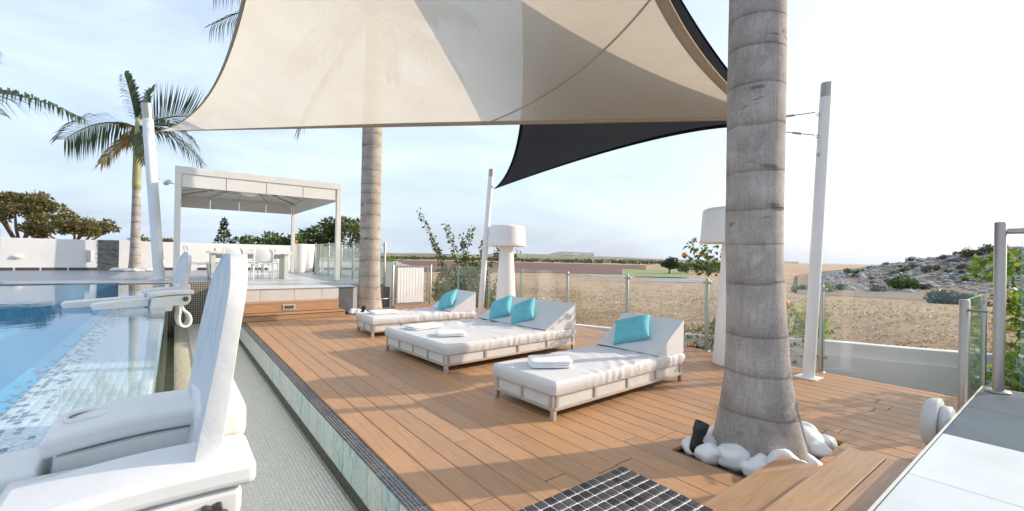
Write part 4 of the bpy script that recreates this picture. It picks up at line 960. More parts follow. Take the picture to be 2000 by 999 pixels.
# ------------------------------------------------------------------ sunbeds
def sunbed(loc, rz, L, W, nl, ns_, wf, label, seed):
    s = thing('sunbed', label, 'sunbed', loc, rz, 'white upholstered sunbeds on the deck')
    for x, y in ((.025, .025), (L-.025, .025), (.025, W-.025), (L-.025, W-.025)):
        mb = MB(); mb.box(x-.02, x+.02, y-.02, y+.02, 0, .0755); mb.build('leg', 'rail_taupe', s, bevel=.003)
    def ring(z0, z1, o, w, rr):
        mb = MB(); pts = []
        for cx, cy, a0 in ((L-rr+o, W-rr+o, 0), (rr-o, W-rr+o, 90), (rr-o, rr-o, 180), (L-rr+o, rr-o, 270)):
            for k in range(5): q = R(a0+k*22.5); pts.append((cx+rr*math.cos(q), cy+rr*math.sin(q)))
        n = len(pts); vs_ = []
        c = Vector((L/2, W/2))
        for (x, y) in pts:
            d = Vector((0, 0)); xi = x+(w if x < L/2 else -w); yi = y+(w if y < W/2 else -w)
            vs_ += [(x, y, z0), (x, y, z1), (xi, yi, z1), (xi, yi, z0)]
        mb.add(vs_, [(i*4+j, i*4+(j+1) % 4, ((i+1) % n)*4+(j+1) % 4, ((i+1) % n)*4+j) for i in range(n) for j in range(4)]); return mb
    ring(.076, .104, .0, .03, .03).build('lower_rail', 'rail_taupe', s, bevel=.003)
    ring(.198, .214, .004, .03, .05).build('upper_rail', 'rail_taupe', s, bevel=.003)
    for k in range(nl):
        x = .05+(L-.10)*k/(nl-1)
        for y0, y1 in ((.001, .007), (W-.007, W-.001)):
            mb = MB(); mb.box(x-.014, x+.014, y0, y1, .1045, .1975); mb.build('strut', 'rail_taupe', s)
    for k in range(ns_):
        y = .05+(W-.10)*k/(ns_-1)
        for x0, x1 in ((.001, .007), (L-.007, L-.001)):
            mb = MB(); mb.box(x0, x1, y-.014, y+.014, .1045, .1975); mb.build('strut', 'rail_taupe', s)
    # cloth behind the struts, slightly slack between them
    mb = MB()
    def cloth(u, v):
        per = 2*(L+W); q = u*per; e = .012+.004*noise.noise(Vector((u*60, v*2, seed)))
        if q < L: p = (q, e)
        elif q < L+W: p = (L-e, q-L)
        elif q < 2*L+W: p = (L-(q-L-W), W-e)
        else: p = (e, W-(q-2*L-W))
        x = min(max(p[0], e), L-e); y = min(max(p[1], e), W-e); return Vector((x, y, .082+.135*v))
    mb.grid(cloth, 150, 5); mb.build('base_cover', 'cover_white', s, True)
    # mattress: rounded slab with gathers on the long sides and creases on top
    z0, z1 = .215, .325; ny = 30; nx = 120
    prof = []
    for k in range(5): prof.append((0, z0+(z1-.02-z0)*k/4, -1, 0))
    for k in range(1, 4): q = R(90*k/4); prof.append((.02-.02*math.cos(q), z1-.02+.02*math.sin(q), -math.cos(q), math.sin(q)))
    for k in range(ny+1): prof.append((.02+(W-.04)*k/ny, z1, 0, 1))
    for k in range(1, 4): q = R(90-90*k/4); prof.append((W-.02+.02*math.cos(q), z1-.02+.02*math.sin(q), math.cos(q), math.sin(q)))
    for k in range(5): prof.append((W, z1-.02-(z1-.02-z0)*k/4, 1, 0))
    def mfn(u, v):
        i = min(int(round(u*(len(prof)-1))), len(prof)-1); y, z, ny_, nz_ = prof[i]
        x = L*v; end = min(x, L-x); rr = .02; sh = 0.
        if end < rr: sh = rr-math.sqrt(max(0, rr*rr-(rr-end)**2))
        if z > z1-.025: z -= sh
        top = max(0, nz_); side = abs(ny_)
        g1 = sm(.25, .5, v)*(1-sm(.80, .9, v)); dist = min(y, W-y)
        cre = abs(noise.noise(Vector((x*5.0+1.6*math.sin(y*3+seed), y*1.3, seed))))
        fold = (.5-cre)*.032*g1+.006*noise.noise(Vector((x*2.2, y*2.5, seed+9)))
        edge = math.exp(-(dist/.10)**2)*.016*(noise.noise(Vector((x*16, seed, 2)))-.35)*sm(.1, .35, v)
        z += top*(fold+edge)
        gat = (.010*noise.noise(Vector((x*15, z*5, seed+3)))+.006*noise.noise(Vector((x*31, z*9, seed+4))))*sm(.08, .35, v)
        y += ny_*(.006+gat+.012*math.sin(math.pi*(z-z0)/(z1-z0))) if side else 0
        return Vector((x, y, z))
    mb = MB(); npf = len(prof)-1; mb.grid(mfn, npf, nx)
    w = npf+1; mb.f.append(tuple(range(w))[::-1]); mb.f.append(tuple(range(nx*w, nx*w+w)))
    mb.build('mattress', 'fabric_white', s, True)
    def wed(u, v):
        x = wf+(L+.004-wf)*v; zz = z1+.018+.335*v; return Vector((x, .004+(W-.008)*u, zz+.010*math.sin(math.pi*v)*math.sin(math.pi*u)**.4+.003*noise.noise(Vector((x*6, u*5, seed)))))
    mb = MB(); mb.grid(wed, 24, 16)
    a = [wed(0, k/16) for k in range(17)]; b2 = [wed(1, k/16) for k in range(17)]
    n0 = len(mb.v); mb.add(a+[Vector((L+.004, .004, z1-.004)), Vector((wf, .004, z1-.004))], [tuple(range(19))]); mb.add(b2+[Vector((L+.004, W-.004, z1-.004)), Vector((wf, W-.004, z1-.004))], [tuple(range(19))[::-1]])
    mb.add([wed(0, 1), wed(1, 1), Vector((L+.004, W-.004, z1-.004)), Vector((L+.004, .004, z1-.004))], [(0, 1, 2, 3)])
    o = mb.build('backrest', 'fabric_white', s); 
    bm = bmesh.new(); bm.from_mesh(o.data); bmesh.ops.remove_doubles(bm, verts=bm.verts, dist=.0005); bm.to_mesh(o.data); bm.free()
    o.modifiers.new('b', 'BEVEL').width = .010; o.modifiers['b'].segments = 2; o.modifiers['b'].limit_method = 'ANGLE'; o.modifiers['b'].angle_limit = R(50)
    s['wf'] = wf; return s
BED = {}
BED[3] = ((2.51, 2.68, 0), R(2.2), 2.05, .82, 1.54); BED[2] = ((2.50, 4.49, 0), R(3.6), 2.26, 1.58, 1.63); BED[1] = ((2.58, 7.10, 0), R(-1.0), 1.98, .80, 1.44)
sunbed(*BED[3][:4], 5, 3, BED[3][4], 'single white sunbed nearest the big palm, with one turquoise cushion', 3)
sunbed(*BED[2][:4], 5, 5, BED[2][4], 'wide double white sunbed in the middle with two turquoise cushions', 12)
sunbed(*BED[1][:4], 5, 3, BED[1][4], 'single white sunbed farthest away, beside the far palm', 21)
# cushions
def cushion(bed, x, y, w, h, spin, lean, label, off=.085):
    loc, rz, L, W, wf = BED[bed]; sl = math.atan2(.335, L-wf)
    M = Matrix.Translation(loc) @ Matrix.Rotation(rz, 4, 'Z') @ Matrix.Translation((x, y, .343+(x-wf)*math.tan(sl)+off)) @ Matrix.Rotation(-(sl+lean), 4, 'Y') @ Matrix.Rotation(spin, 4, 'Z')
    def fn(u, v, s=1):
        a, b_ = 2*u-1, 2*v-1; k = (max(0, 1-a*a)*max(0, 1-b_*b_))**.42
        px = a*(1-.07*(1-b_*b_)*1)*h/2; py = b_*(1-.07*(1-a*a))*w/2
        return M @ Vector((px, py, s*.092*k+.006*noise.noise(Vector((a*2, b_*2, x*9+s)))*k))
    mb = MB(); mb.grid(lambda u, v: fn(u, v, 1), 22, 22); mb.grid(lambda u, v: fn(1-u, v, -1), 22, 22)
    o = mb.build('cushion', 'turquoise', None, True)
    bm = bmesh.new(); bm.from_mesh(o.data); bmesh.ops.remove_doubles(bm, verts=bm.verts, dist=.001); bmesh.ops.recalc_face_normals(bm, faces=bm.faces); bm.to_mesh(o.data); bm.free()
    return tag(o, label, 'cushion', 'turquoise scatter cushions')
cushion(3, 1.72, .46, .44, .36, R(24), R(12), 'turquoise cushion leaning on the backrest of the sunbed nearest the big palm')
cushion(2, 1.80, 1.20, .42, .42, R(30), R(22), 'turquoise cushion on the double sunbed, farther one next to the lamp')
cushion(2, 1.80, .66, .42, .42, R(30), R(22), 'turquoise cushion on the double sunbed, in the middle of its backrest')
cushion(1, 1.56, .36, .42, .42, R(30), R(22), 'turquoise cushion on the farthest sunbed')
# folded towels
def towel(p, rz, label, w=.44, d=.30, layers=3):
    mb = MB(); M = Matrix.Translation(p) @ Matrix.Rotation(rz, 4, 'Z')
    for k in range(layers):
        zc = .016+.022*k; ox, oy = random.uniform(-.008, .008), random.uniform(-.008, .008)
        def fn(u, v):
            q = 2*math.pi*u; ph = math.pi*(v-.5); e = .28
            sg = lambda t_, ee: math.copysign(abs(t_)**ee, t_)
            x = w/2*sg(math.cos(ph), .35)*sg(math.cos(q), e); y = d/2*sg(math.cos(ph), .35)*sg(math.sin(q), e); z = .0145*sg(math.sin(ph), .7)
            sag = .006*noise.noise(Vector((x*6+k, y*6, p[0]*7)))
            return M @ Vector((x+ox, y+oy, zc+z+sag+.004*(x/w)))
        mb.grid(fn, 40, 10, True)
    return tag(mb.build('towel', 'terry', None, True), label, 'towel', 'folded white towels')
def onbed(bed, x, y): 
    loc, rz, L, W, wf = BED[bed]; q = Matrix.Rotation(rz, 4, 'Z') @ Vector((x, y, 0)); return (loc[0]+q.x, loc[1]+q.y, .326)
random.seed(3)
towel(onbed(3, .38, .44), R(-32), 'folded white towel on the foot of the sunbed nearest the big palm', .40, .30)
towel(onbed(2, .42, 1.22), R(8), 'folded white towel on the double sunbed, farther of its two', .50, .30, 2)
towel(onbed(2, .40, .52), R(-24), 'folded white towel on the double sunbed, nearer of its two', .38, .28, 2)
towel(onbed(1, .36, .45), R(-6), 'folded white towel on the foot of the farthest sunbed', .46, .30, 2)

# ------------------------------------------------------------------ floating pool chairs
pc = thing('pool_chair', 'worn white foam pool chair with cup holder resting on the pool edge, nearest foreground', 'pool chair', (0, 1.70, ZW), 0, 'white foam pool chairs')
topz = lambda x: .218-.25*max(0, -.02-x)**1.7-.03*max(0, x-.1)
def arm(y0, y1, cup=False):
    xs = [-.305+.485*k/22 for k in range(23)]
    poly = [(x, topz(x)) for x in xs]+[(x, topz(x)-.060) for x in xs[::-1]]
    mb = MB(); mb.prism(poly, 1, y0, y1); a = mb.build('arm', 'foam_seat', pc, bevel=.017, segs=3)
    if cup:
        cy = MB(); cy.lathe([(.046, -.09), (.048, .2)], 32, (-.215, .31, topz(-.215)-.03)); cu = cy.build('cut', 'foam_seat', None)
        # sink the hole on the real mesh, then drop the cutter
        md = a.modifiers.new('cup', 'BOOLEAN'); md.object = cu; md.operation = 'DIFFERENCE'; md.solver = 'EXACT'
        a.modifiers.move(1, 0); bpy.context.view_layer.update()
        dg = bpy.context.evaluated_depsgraph_get(); me = bpy.data.meshes.new_from_object(a.evaluated_get(dg)); a.modifiers.clear(); a.data = me
        bpy.data.objects.remove(cu)
        mb = MB(); mb.lathe([(.048, .0), (.052, .006), (.058, .005), (.062, -.004), (.05, -.02)], 32, (-.215, .31, topz(-.215)+.001), cap=False); mb.build('cup_rim', 'foam_seat', a, True)
    # body under the arm, rounded at the rear
    body = [(-.30, -.06), (-.285, .05), (-.275, topz(-.275)-.062)]+[(x, topz(x)-.068) for x in (-.2, -.1, 0, .1, .15)]+[(.150, .10), (.143, .06), (.12, .028), (.09, .012), (.04, .008), (-.05, .006), (-.06, -.06)]
    ins = .018; mb = MB(); mb.prism(body, 1, y0+ins, y1-ins); b_ = mb.build('arm_body', 'foam_seat', pc, bevel=.014, segs=3); return b_
arm(-.40, -.17); arm(.15, .44, True)
def knob(y, s):
    k = MB(); M = Matrix.Translation((.085, y, .098)) @ Matrix.Rotation(R(90*s), 4, 'X')
    n = 48; vs_ = []
    for (z, sc) in ((0, .92), (.006, 1.0), (.018, 1.0), (.024, .9)):
        for j in range(n):
            q = 2*math.pi*j/n; rr = .0305*(1+.17*math.cos(6*q))*sc; vs_.append(M @ Vector((rr*math.cos(q), rr*math.sin(q), z)))
    k.add(vs_, [(i*n+j, i*n+(j+1) % n, (i+1)*n+(j+1) % n, (i+1)*n+j) for i in range(3) for j in range(n)]+[tuple(range(n))[::-1], tuple(range(3*n, 4*n))])
    o = k.build('knob', 'knob_brown', pc); m2 = MB(); m2.lathe([(.007, .0241), (.007, .027), (.003, .028)], 16, (0, 0, 0), M); m2.build('bolt', 'steel', o)
knob(-.383, 1)
# back: a leaning worn slab with shouldered top
bpts = [(-.33, .02), (-.335, .30), (-.335, .52), (-.325, .63), (-.29, .705), (-.22, .738), (-.12, .745), (-.02, .742), (.08, .738), (.17, .722), (.25, .685), (.30, .63), (.325, .55), (.335, .42), (.335, .22), (.33, .02)]
def dens(P, n=6):
    o = []
    for a, b_ in zip(P, P[1:]+P[:1]): o += [(a[0]+(b_[0]-a[0])*k/n, a[1]+(b_[1]-a[1])*k/n) for k in range(n)]
    return o
mb = MB(); n = 0
vs_ = []; fs_ = []
NU, NV = 28, 30
def bk(u, v, side):
    z = .02+.725*v
    # half width and top shoulder outline
    yl, yr = -.335, .415
    if z > .55:
        t_ = (z-.55)/.195; yl = -.335+.16*max(0, t_)**3.0; yr = .415-.36*max(0, t_)**2.2
    y = yl+(yr-yl)*u+.005; wob = .010*noise.noise(Vector((y*5, z*4, side*3)))
    x = .032+.150*z-.014*(2*u-1)**2+wob*.6
    return Vector((x+(.056-.014*v if side else 0), y, z))
mb.grid(lambda u, v: bk(u, v, 0), NU, NV); mb.grid(lambda u, v: bk(1-u, v, 1), NU, NV)
w = NU+1; nb = w*(NV+1)
for j in range(NV): mb.f += [(j*w, (j+1)*w, nb+(j+1)*w+NU, nb+j*w+NU), (j*w+NU, nb+j*w, nb+(j+1)*w, (j+1)*w+NU)]
for i in range(NU): mb.f += [(NV*w+i, NV*w+i+1, nb+NV*w+NU-i-1, nb+NV*w+NU-i), (i+1, i, nb+NU-i, nb+NU-i-1)]
o = mb.build('backrest', 'foam_worn', pc, True, bevel=.014, segs=3)
mb = MB(); mb.box(.06, .192, -.10, .43, .165, .285); mb.build('rear_float', 'foam_seat', pc, bevel=.03, segs=3)
mb = MB(); mb.box(-.36, .06, -.16, .14, .02, .10); mb.build('seat', 'foam_seat', pc, bevel=.02, segs=3)
for (y0, y1, xt) in ((-.31, -.08, -.86), (.12, .36, -1.12)):
    mb = MB(); mb.prism([(-.30, .015), (-.30, .115), (-.55, .105), (xt+.03, .075), (xt, .045), (xt+.02, -.01)], 1, y0, y1); mb.build('leg_float', 'foam_seat', pc, bevel=.012, segs=3)
# torn strip of foam on the near arm
mb = MB(); random.seed(2); tp_ = []; bt_ = []
for k in range(15):
    x = -.30+.16*k/14; tp_.append((x, -.27+.02*k/14+random.uniform(.0, .02))); bt_.append((x, -.285+.012*k/14+random.uniform(-.008, .004)))
mb.prism(tp_+bt_[::-1], 2, 0, .006, Matrix.Translation((0, 0, topz(-.22)-.004)) @ Matrix.Rotation(R(-7), 4, 'Y')); mb.build('torn_strip', 'terry', pc)
# hanging fold of the seat pad at the rear
mb = MB(); cp = [(.02, .03), (.055, -.02), (.062, -.10), (.055, -.20), (.075, -.285), (.125, -.315), (.175, -.29), (.19, -.22), (.165, -.14), (.11, -.085), (.085, -.03), (.075, .03)]
cpv = [Vector((a, 0, b_)) for a, b_ in cp]; K = 50; ring_ = []
for i in range(K+1):
    p = spline(cpv, i/K*.9999); d = (spline(cpv, min(.9999, i/K+.01))-spline(cpv, max(0, i/K-.01))).normalized(); nn = Vector((d.z, 0, -d.x)); ring_.append((p+nn*.017, p-nn*.017))
vs_ = []
for a, b_ in ring_: vs_ += [Vector((a.x, -.17, a.z)), Vector((a.x, .12, a.z)), Vector((b_.x, .12, b_.z)), Vector((b_.x, -.17, b_.z))]
mb.add(vs_, [(i*4+j, i*4+(j+1) % 4, (i+1)*4+(j+1) % 4, (i+1)*4+j) for i in range(K) for j in range(4)]+[(0, 1, 2, 3), (K*4+3, K*4+2, K*4+1, K*4)])
mb.build('pad_loop', 'foam_seat', pc, True, bevel=.008)
dup(pc, (-.0, 7.92, ZW), R(8), 'white foam pool chair floating at the far pool edge before the mosaic block')
# ------------------------------------------------------------------ palms
def frond(parent, o, az, el, L, droop, m='palm_leaf', n=42, ll=.62, hang=.35, twist=0., wid=.030, wind=0.):
    d0 = Vector((math.cos(az)*math.cos(el), math.sin(az)*math.cos(el), math.sin(el))); side0 = Vector((-math.sin(az), math.cos(az), 0))
    def pt(t): return Vector(o)+d0*(L*t)+Vector((0, 0, -droop*L*t*t))+side0*(wind*L*t*t)
    mb = MB(); K = 12; pts = [pt(i/K) for i in range(K+1)]
    mb.tube(pts, [.030*(1-.85*i/K)+.004 for i in range(K+1)], 5)
    for i in range(n):
        t = .14+.86*i/(n-1); p = pt(t); tg = (pt(min(1, t+.02))-pt(t-.02)).normalized()
        sd_ = tg.cross(Vector((0, 0, 1))).normalized(); up = sd_.cross(tg)
        l = ll*(.45+.75*math.sin(math.pi*(.12+.80*t)))*random.uniform(.85, 1.1)
        for s in (-1, 1):
            w_ = sd_*s*math.cos(twist)+up*math.sin(twist)*s
            fw = .55+.65*t+random.uniform(-.12, .12); dr = (w_+tg*fw+up*random.uniform(.05, .38)).normalized()
            q0 = p; q1 = p+dr*l*.5+Vector((0, 0, -hang*.16*l)); q2 = p+dr*l*(.94-.2*hang)+Vector((0, 0, -hang*(.62+random.uniform(-.1, .25))*l))
            nn = tg*.5+up*.5; wv = (dr.cross(up)).normalized()*wid*.5
            mb.add([q0-wv*.5, q0+wv*.5, q1+wv, q1-wv, q2], [(0, 1, 2, 3), (3, 2, 4)])
    return mb.build('frond', m, parent)
def palm(loc, label, prof, mat_, h_top, fronds, shaft=None, seed=1, crown_in=True, dry=(), lean=(0, 0)):
    random.seed(seed); p = thing('palm_tree', label, 'palm tree', loc, 0, 'palm trees around the terrace')
    def rad(z):
        for (z0, r0), (z1, r1) in zip(prof[:-1], prof[1:]):
            if z0 <= z <= z1: k = (z-z0)/(z1-z0); return r0+(r1-r0)*k
        return prof[-1][1]
    zs = np.arange(prof[0][0], prof[-1][0]+.001, .035); P = []; nsd = 44
    mb = MB(); vs_ = []
    for z in zs:
        for j in range(nsd):
            q = 2*math.pi*j/nsd; r = rad(z); u = (z+.10*(.5+.5*noise.noise(Vector((1.56*r*math.cos(q), 1.56*r*math.sin(q), .65*z)))))/.29
            fr = u-math.floor(u); r *= 1+.012*noise.noise(Vector((math.cos(q)*2, math.sin(q)*2, z*3)))
            fl = max(0, .45-z); r *= 1+.05*fl*math.sin(q*9+seed)
            vs_.append((r*math.cos(q)+lean[0]*min(1, max(0, z)/1.5), r*math.sin(q)+lean[1]*min(1, max(0, z)/1.5), z))
    k = len(zs); mb.add(vs_, [(i*nsd+j, i*nsd+(j+1) % nsd, (i+1)*nsd+(j+1) % nsd, (i+1)*nsd+j) for i in range(k-1) for j in range(nsd)]+[tuple(range((k-1)*nsd, k*nsd))])
    mb.build('trunk', mat_, p, True)
    zt = prof[-1][0]; top = Vector((lean[0], lean[1], zt))
    if shaft:
        mb = MB(); mb.lathe([(rad(zt)*1.0, -.12), (rad(zt)*1.08, .1), (rad(zt)*.92, shaft*.6), (rad(zt)*.6, shaft)], 18, top); mb.build('crown_shaft', 'palm_shaft', p, True); top = top+Vector((0, 0, shaft*.85))
    for f in fronds: frond(p, top, *f)
    for f in dry: frond(p, top-Vector((0, 0, .15)), *f[:-1], **f[-1])
    return p
def ring_fronds(n, L, seed, e0=-5, e1=75, dr=.42):
    random.seed(seed); out = []
    for k in range(n):
        out.append((k*2.4+random.uniform(-.2, .2), R(e0+(e1-e0)*(k/(n-1))), L*random.uniform(.85, 1.1), dr*random.uniform(.8, 1.2), 'palm_leaf', 44, .6, .55, random.uniform(-.5, .5)))
    return out
palm((3.40, 1.45, 0), 'big grey palm trunk with white stones at its foot, nearest the camera',
     [(-.2, .36), (0, .315), (.12, .288), (.30, .252), (.5, .220), (.68, .206), (1.0, .192), (1.4, .187), (2.8, .190), (6.4, .17)], 'palm_bark', 6.4, ring_fronds(16, 2.6, 4), 1.0, 4, lean=(-.05, .038))
palm((3.86, 10.84, 0), 'pale palm trunk standing between the timber steps and the white gate',
     [(-.2, .36), (0, .33), (.15, .30), (.35, .275), (.6, .262), (1.0, .25), (2.5, .242), (4.5, .238), (6.6, .20)], 'palm_bark_pale', 6.6,
     ring_fronds(15, 2.6, 9)+[(R(142), R(20), 4.3, .42, 'palm_leaf', 64, .62, 1.5, .2, .022), (R(150), R(30), 4.2, .44, 'palm_leaf', 60, .6, 1.5, -.2, .022), (R(142), R(-45), 2.6, .42, 'palm_leaf', 44, .5, 1.1, .2)], .9, 9)
# the slender palm by the pool's far corner: crown fully in view
A3 = R(0); rt = math.degrees(math.atan2(-math.sin(yaw), math.cos(yaw)))   # direction 'to the right of the view' in the ground plane
d_ = lambda a: R(rt+a)
palm((-1.09, 20.6, ZT), 'slender palm with yellow green crownshaft at the far end of the pool',
     [(-.2, .24), (0, .20), (.3, .17), (.8, .15), (2.0, .13), (3.0, .122)], 'palm_bark', 3.0,
     [(d_(178), R(22), 2.9, .52, 'palm_leaf', 46, .95, .75, -.9, .045), (d_(150), R(66), 3.0, .20, 'palm_leaf', 46, .55, .35, 1.2, .05), (d_(100), R(72), 2.2, .2, 'palm_leaf', 34, .6, .3, .6, .045),
      (d_(10), R(34), 2.6, .38, 'palm_leaf', 46, .95, -.35, .9, .045), (d_(-8), R(18), 2.3, .50, 'palm_leaf', 42, .8, .6, .6, .045), (d_(40), R(20), 2.0, .8, 'palm_leaf', 36, .7, .9, .3, .045)],
     2.45, 12, dry=[(d_(185), R(-25), 1.3, .45, 'palm_dry', 30, .5, dict(hang=.9, wid=.05)), (d_(-40), R(-15), 1.4, .6, 'palm_leaf', 30, .5, dict(hang=.9, wid=.04)), (d_(120), R(42), 1.3, .5, 'palm_dry', 26, .5, dict(hang=.9, wid=.05)), (d_(170), R(48), 1.2, .45, 'palm_dry', 26, .45, dict(hang=.9, wid=.05)), (d_(60), R(52), 1.0, .5, 'palm_dry', 22, .4, dict(hang=.9, wid=.05)), (d_(-30), R(-40), 1.1, .35, 'palm_dry', 24, .4, dict(hang=.7, wid=.05)), (d_(150), R(20), 1.1, .6, 'palm_dry', 22, .4, dict(hang=.9, wid=.05))])
palm((-5.7, 20.2, ZT), 'palm whose dark fronds reach in from the far left edge of the view',
     [(-.2, .30), (0, .26), (.4, .22), (1.2, .19), (4.2, .17)], 'palm_bark', 4.2,
     [(d_(0), R(15), 4.6, .36, 'palm_leaf', 70, .95, .75, .25, .05), (d_(8), R(62), 3.0, .35, 'palm_leaf', 46, .8, .6, .4, .05), (d_(150), R(40), 2.4, .5, 'palm_leaf', 46, .6, .6, .4), (d_(215), R(25), 2.4, .5, 'palm_leaf', 46, .6, .6, .4), (d_(95), R(35), 2.4, .5, 'palm_leaf', 46, .6, .6, .4), (d_(-75), R(30), 2.2, .5, 'palm_leaf', 46, .6, .6, .4), (d_(28), R(58), 1.9, .5, 'palm_leaf', 46, .5, .6, .4)], .9, 15)

# white pebbles round the big palm
random.seed(21)
stones = [(2.985, 1.60, .10), (3.06, 1.46, .115), (3.02, 1.33, .07), (3.10, 1.30, .09), (3.13, 1.18, .10), (3.28, 1.15, .075), (3.02, 1.745, .085), (3.13, 1.70, .09), (3.24, 1.77, .08), (3.39, 1.765, .08), (3.55, 1.76, .09),
          (3.72, 1.70, .10), (3.92, 1.52, .09), (3.82, 1.44, .12), (3.90, 1.36, .11), (3.78, 1.28, .13), (3.90, 1.19, .08), (3.70, 1.17, .09), (3.04, 1.20, .05), (3.45, 1.14, .07)]
places = ['behind the black spotlight', 'large and rounded, left of the trunk by the spotlight', 'small, at the left edge of the bed', 'lying low between the rounded ones left of the trunk', 'upright egg shaped, at the front of the trunk', 'low, tucked under the corner of the lower tread']
for k, (x, y, r) in enumerate(stones):
    mb = MB(); q = random.uniform(0, 3.14); mb.ball((0, 0, 0), (r*random.uniform(.95, 1.2), r*random.uniform(.75, .95), r*random.uniform(.66, .85)), 24, 16, .26, k)
    o = mb.build('pebble', 'pebble', None, True); o.location = (x, y, r*.5-.045); o.rotation_euler = (random.uniform(-.3, .3), random.uniform(-.3, .3), q)
    if k == 4: o.rotation_euler = (.1, 1.35, .4); o.location.z = .055
    lb = ('white stone '+places[k]) if k < 6 else ('smooth white stone packed on the right of the big palm trunk' if x > 3.5 and y < 1.55 else 'smooth white stone lying at the back or left of the big palm trunk')
    tag(o, lb, 'stone', 'white stones around the big palm')
for k, (x, y, r) in enumerate([(3.26, 10.22, .09), (3.36, 10.12, .08), (3.40, 10.27, .08), (3.22, 10.08, .07), (3.32, 10.02, .07), (3.47, 10.14, .08)]):
    mb = MB(); mb.ball((0, 0, 0), (r*1.1, r*.9, r*.75), 14, 9, .4, k+40); o = mb.build('pebble', 'pebble', None, True); o.location = (x, y, r*.5); o.rotation_euler = (0, 0, k)
    tag(o, 'smooth white stone heaped by the far palm at the end of the steps', 'stone', 'white stones by the far palm')
for k, (x, y, r) in enumerate([(-1.45, 20.25, .13), (-1.25, 20.1, .12), (-.85, 20.15, .12), (-.65, 20.3, .12), (-1.6, 20.5, .12), (-1.05, 20.0, .11)]):
    mb = MB(); mb.ball((0, 0, 0), (r*1.3, r, r*.6), 12, 8, .4, k+60); o = mb.build('pebble', 'pebble', None, True); o.location = (x, y, ZT+r*.4)
    tag(o, 'smooth white stone around the foot of the slender palm', 'stone', 'white stones around the slender palm')
def garden_spot(loc, label, s=1.0):
    g = thing('garden_spotlight', label, 'spotlight', loc)
    a = Vector((.045, -.02, .14)).normalized()
    M = Matrix.Translation((0, 0, .06*s)) @ a.to_track_quat('Z', 'Y').to_matrix().to_4x4() @ Matrix.Scale(s, 4)
    mb = MB(); mb.lathe([(.022, -.07), (.034, -.05), (.038, .0), (.040, .06), (.048, .085), (.050, .150), (.046, .152), (.043, .132), (.002, .130)], 28, (0, 0, 0), M); mb.build('body', 'black_plastic', g, True)
    mb = MB(); mb.lathe([(.042, .133), (.002, .136)], 28, (0, 0, 0), M); mb.build('lens', 'steel', g)
    mb = MB(); mb.box(-.02*s, .02*s, -.05*s, -.038*s, -.06*s, .075*s); mb.build('bracket', 'black_plastic', g, bevel=.003); return g
garden_spot((2.985, 1.70, -.01), 'black cylindrical garden spotlight tilted up at the big palm')
garden_spot((3.42, 10.02, .0), 'black garden spotlight among the stones by the far palm', .9)

# ------------------------------------------------------------------ shade sails, posts, lines
def pole(base, top, r, label, cap=.16, rings=()):
    p = thing('sail_post', label, 'post', base, 0, 'white posts holding the shade sails'); b_, t_ = Vector((0, 0, 0)), Vector(top)-Vector(base); L = t_.length; d = t_.normalized()
    mb = MB(); mb.tube([b_+d*.01, t_-d*cap], r, 24); mb.build('tube', 'white_paint', p, True)
    mb = MB(); mb.tube([t_-d*cap, t_], r*.97, 24); c = mb.build('cap', 'steel', p, True)
    for o_ in p.children: 
        md = o_.modifiers.new('es', 'EDGE_SPLIT'); md.split_angle = R(40)
    mb = MB(); mb.box(-r*1.9, r*1.9, -r*1.9, r*1.9, 0, .012); mb.build('base_plate', 'white_paint', p, bevel=.003)
    for (h, dx, dy) in rings:
        q = b_+d*h+Vector((dx, dy, 0)).normalized()*(r+.012); mb = MB(); e = Vector((dx, dy, 0)).normalized()
        mb.tube([q+e*.018*math.cos(a)+Vector((0, 0, .018*math.sin(a)))+e*.006 for a in [2*math.pi*k/12 for k in range(13)]], .0045, 6); mb.build('ring', 'steel', p, True)
    return p
pole((5.95, 2.00, 0), (6.08, 1.90, 3.47), .062, 'leaning white steel post right of the big palm, holding both sails', .17, [(3.10, -1, .7), (2.84, -1, .6), (2.62, -1, .2)])
pole((5.41, 8.20, 0), (5.58, 8.10, 3.30), .062, 'white post between the far sunbed and the standing lamp', .17, [(2.95, -.6, -1)])
pole((-.28, 14.4, ZT), (-.62, 14.75, 5.12), .118, 'thick white post leaning left beside the slender palm', .40, [(3.75, 1, -.3), (3.4, 1, -.3), (2.6, 1, -.2)])
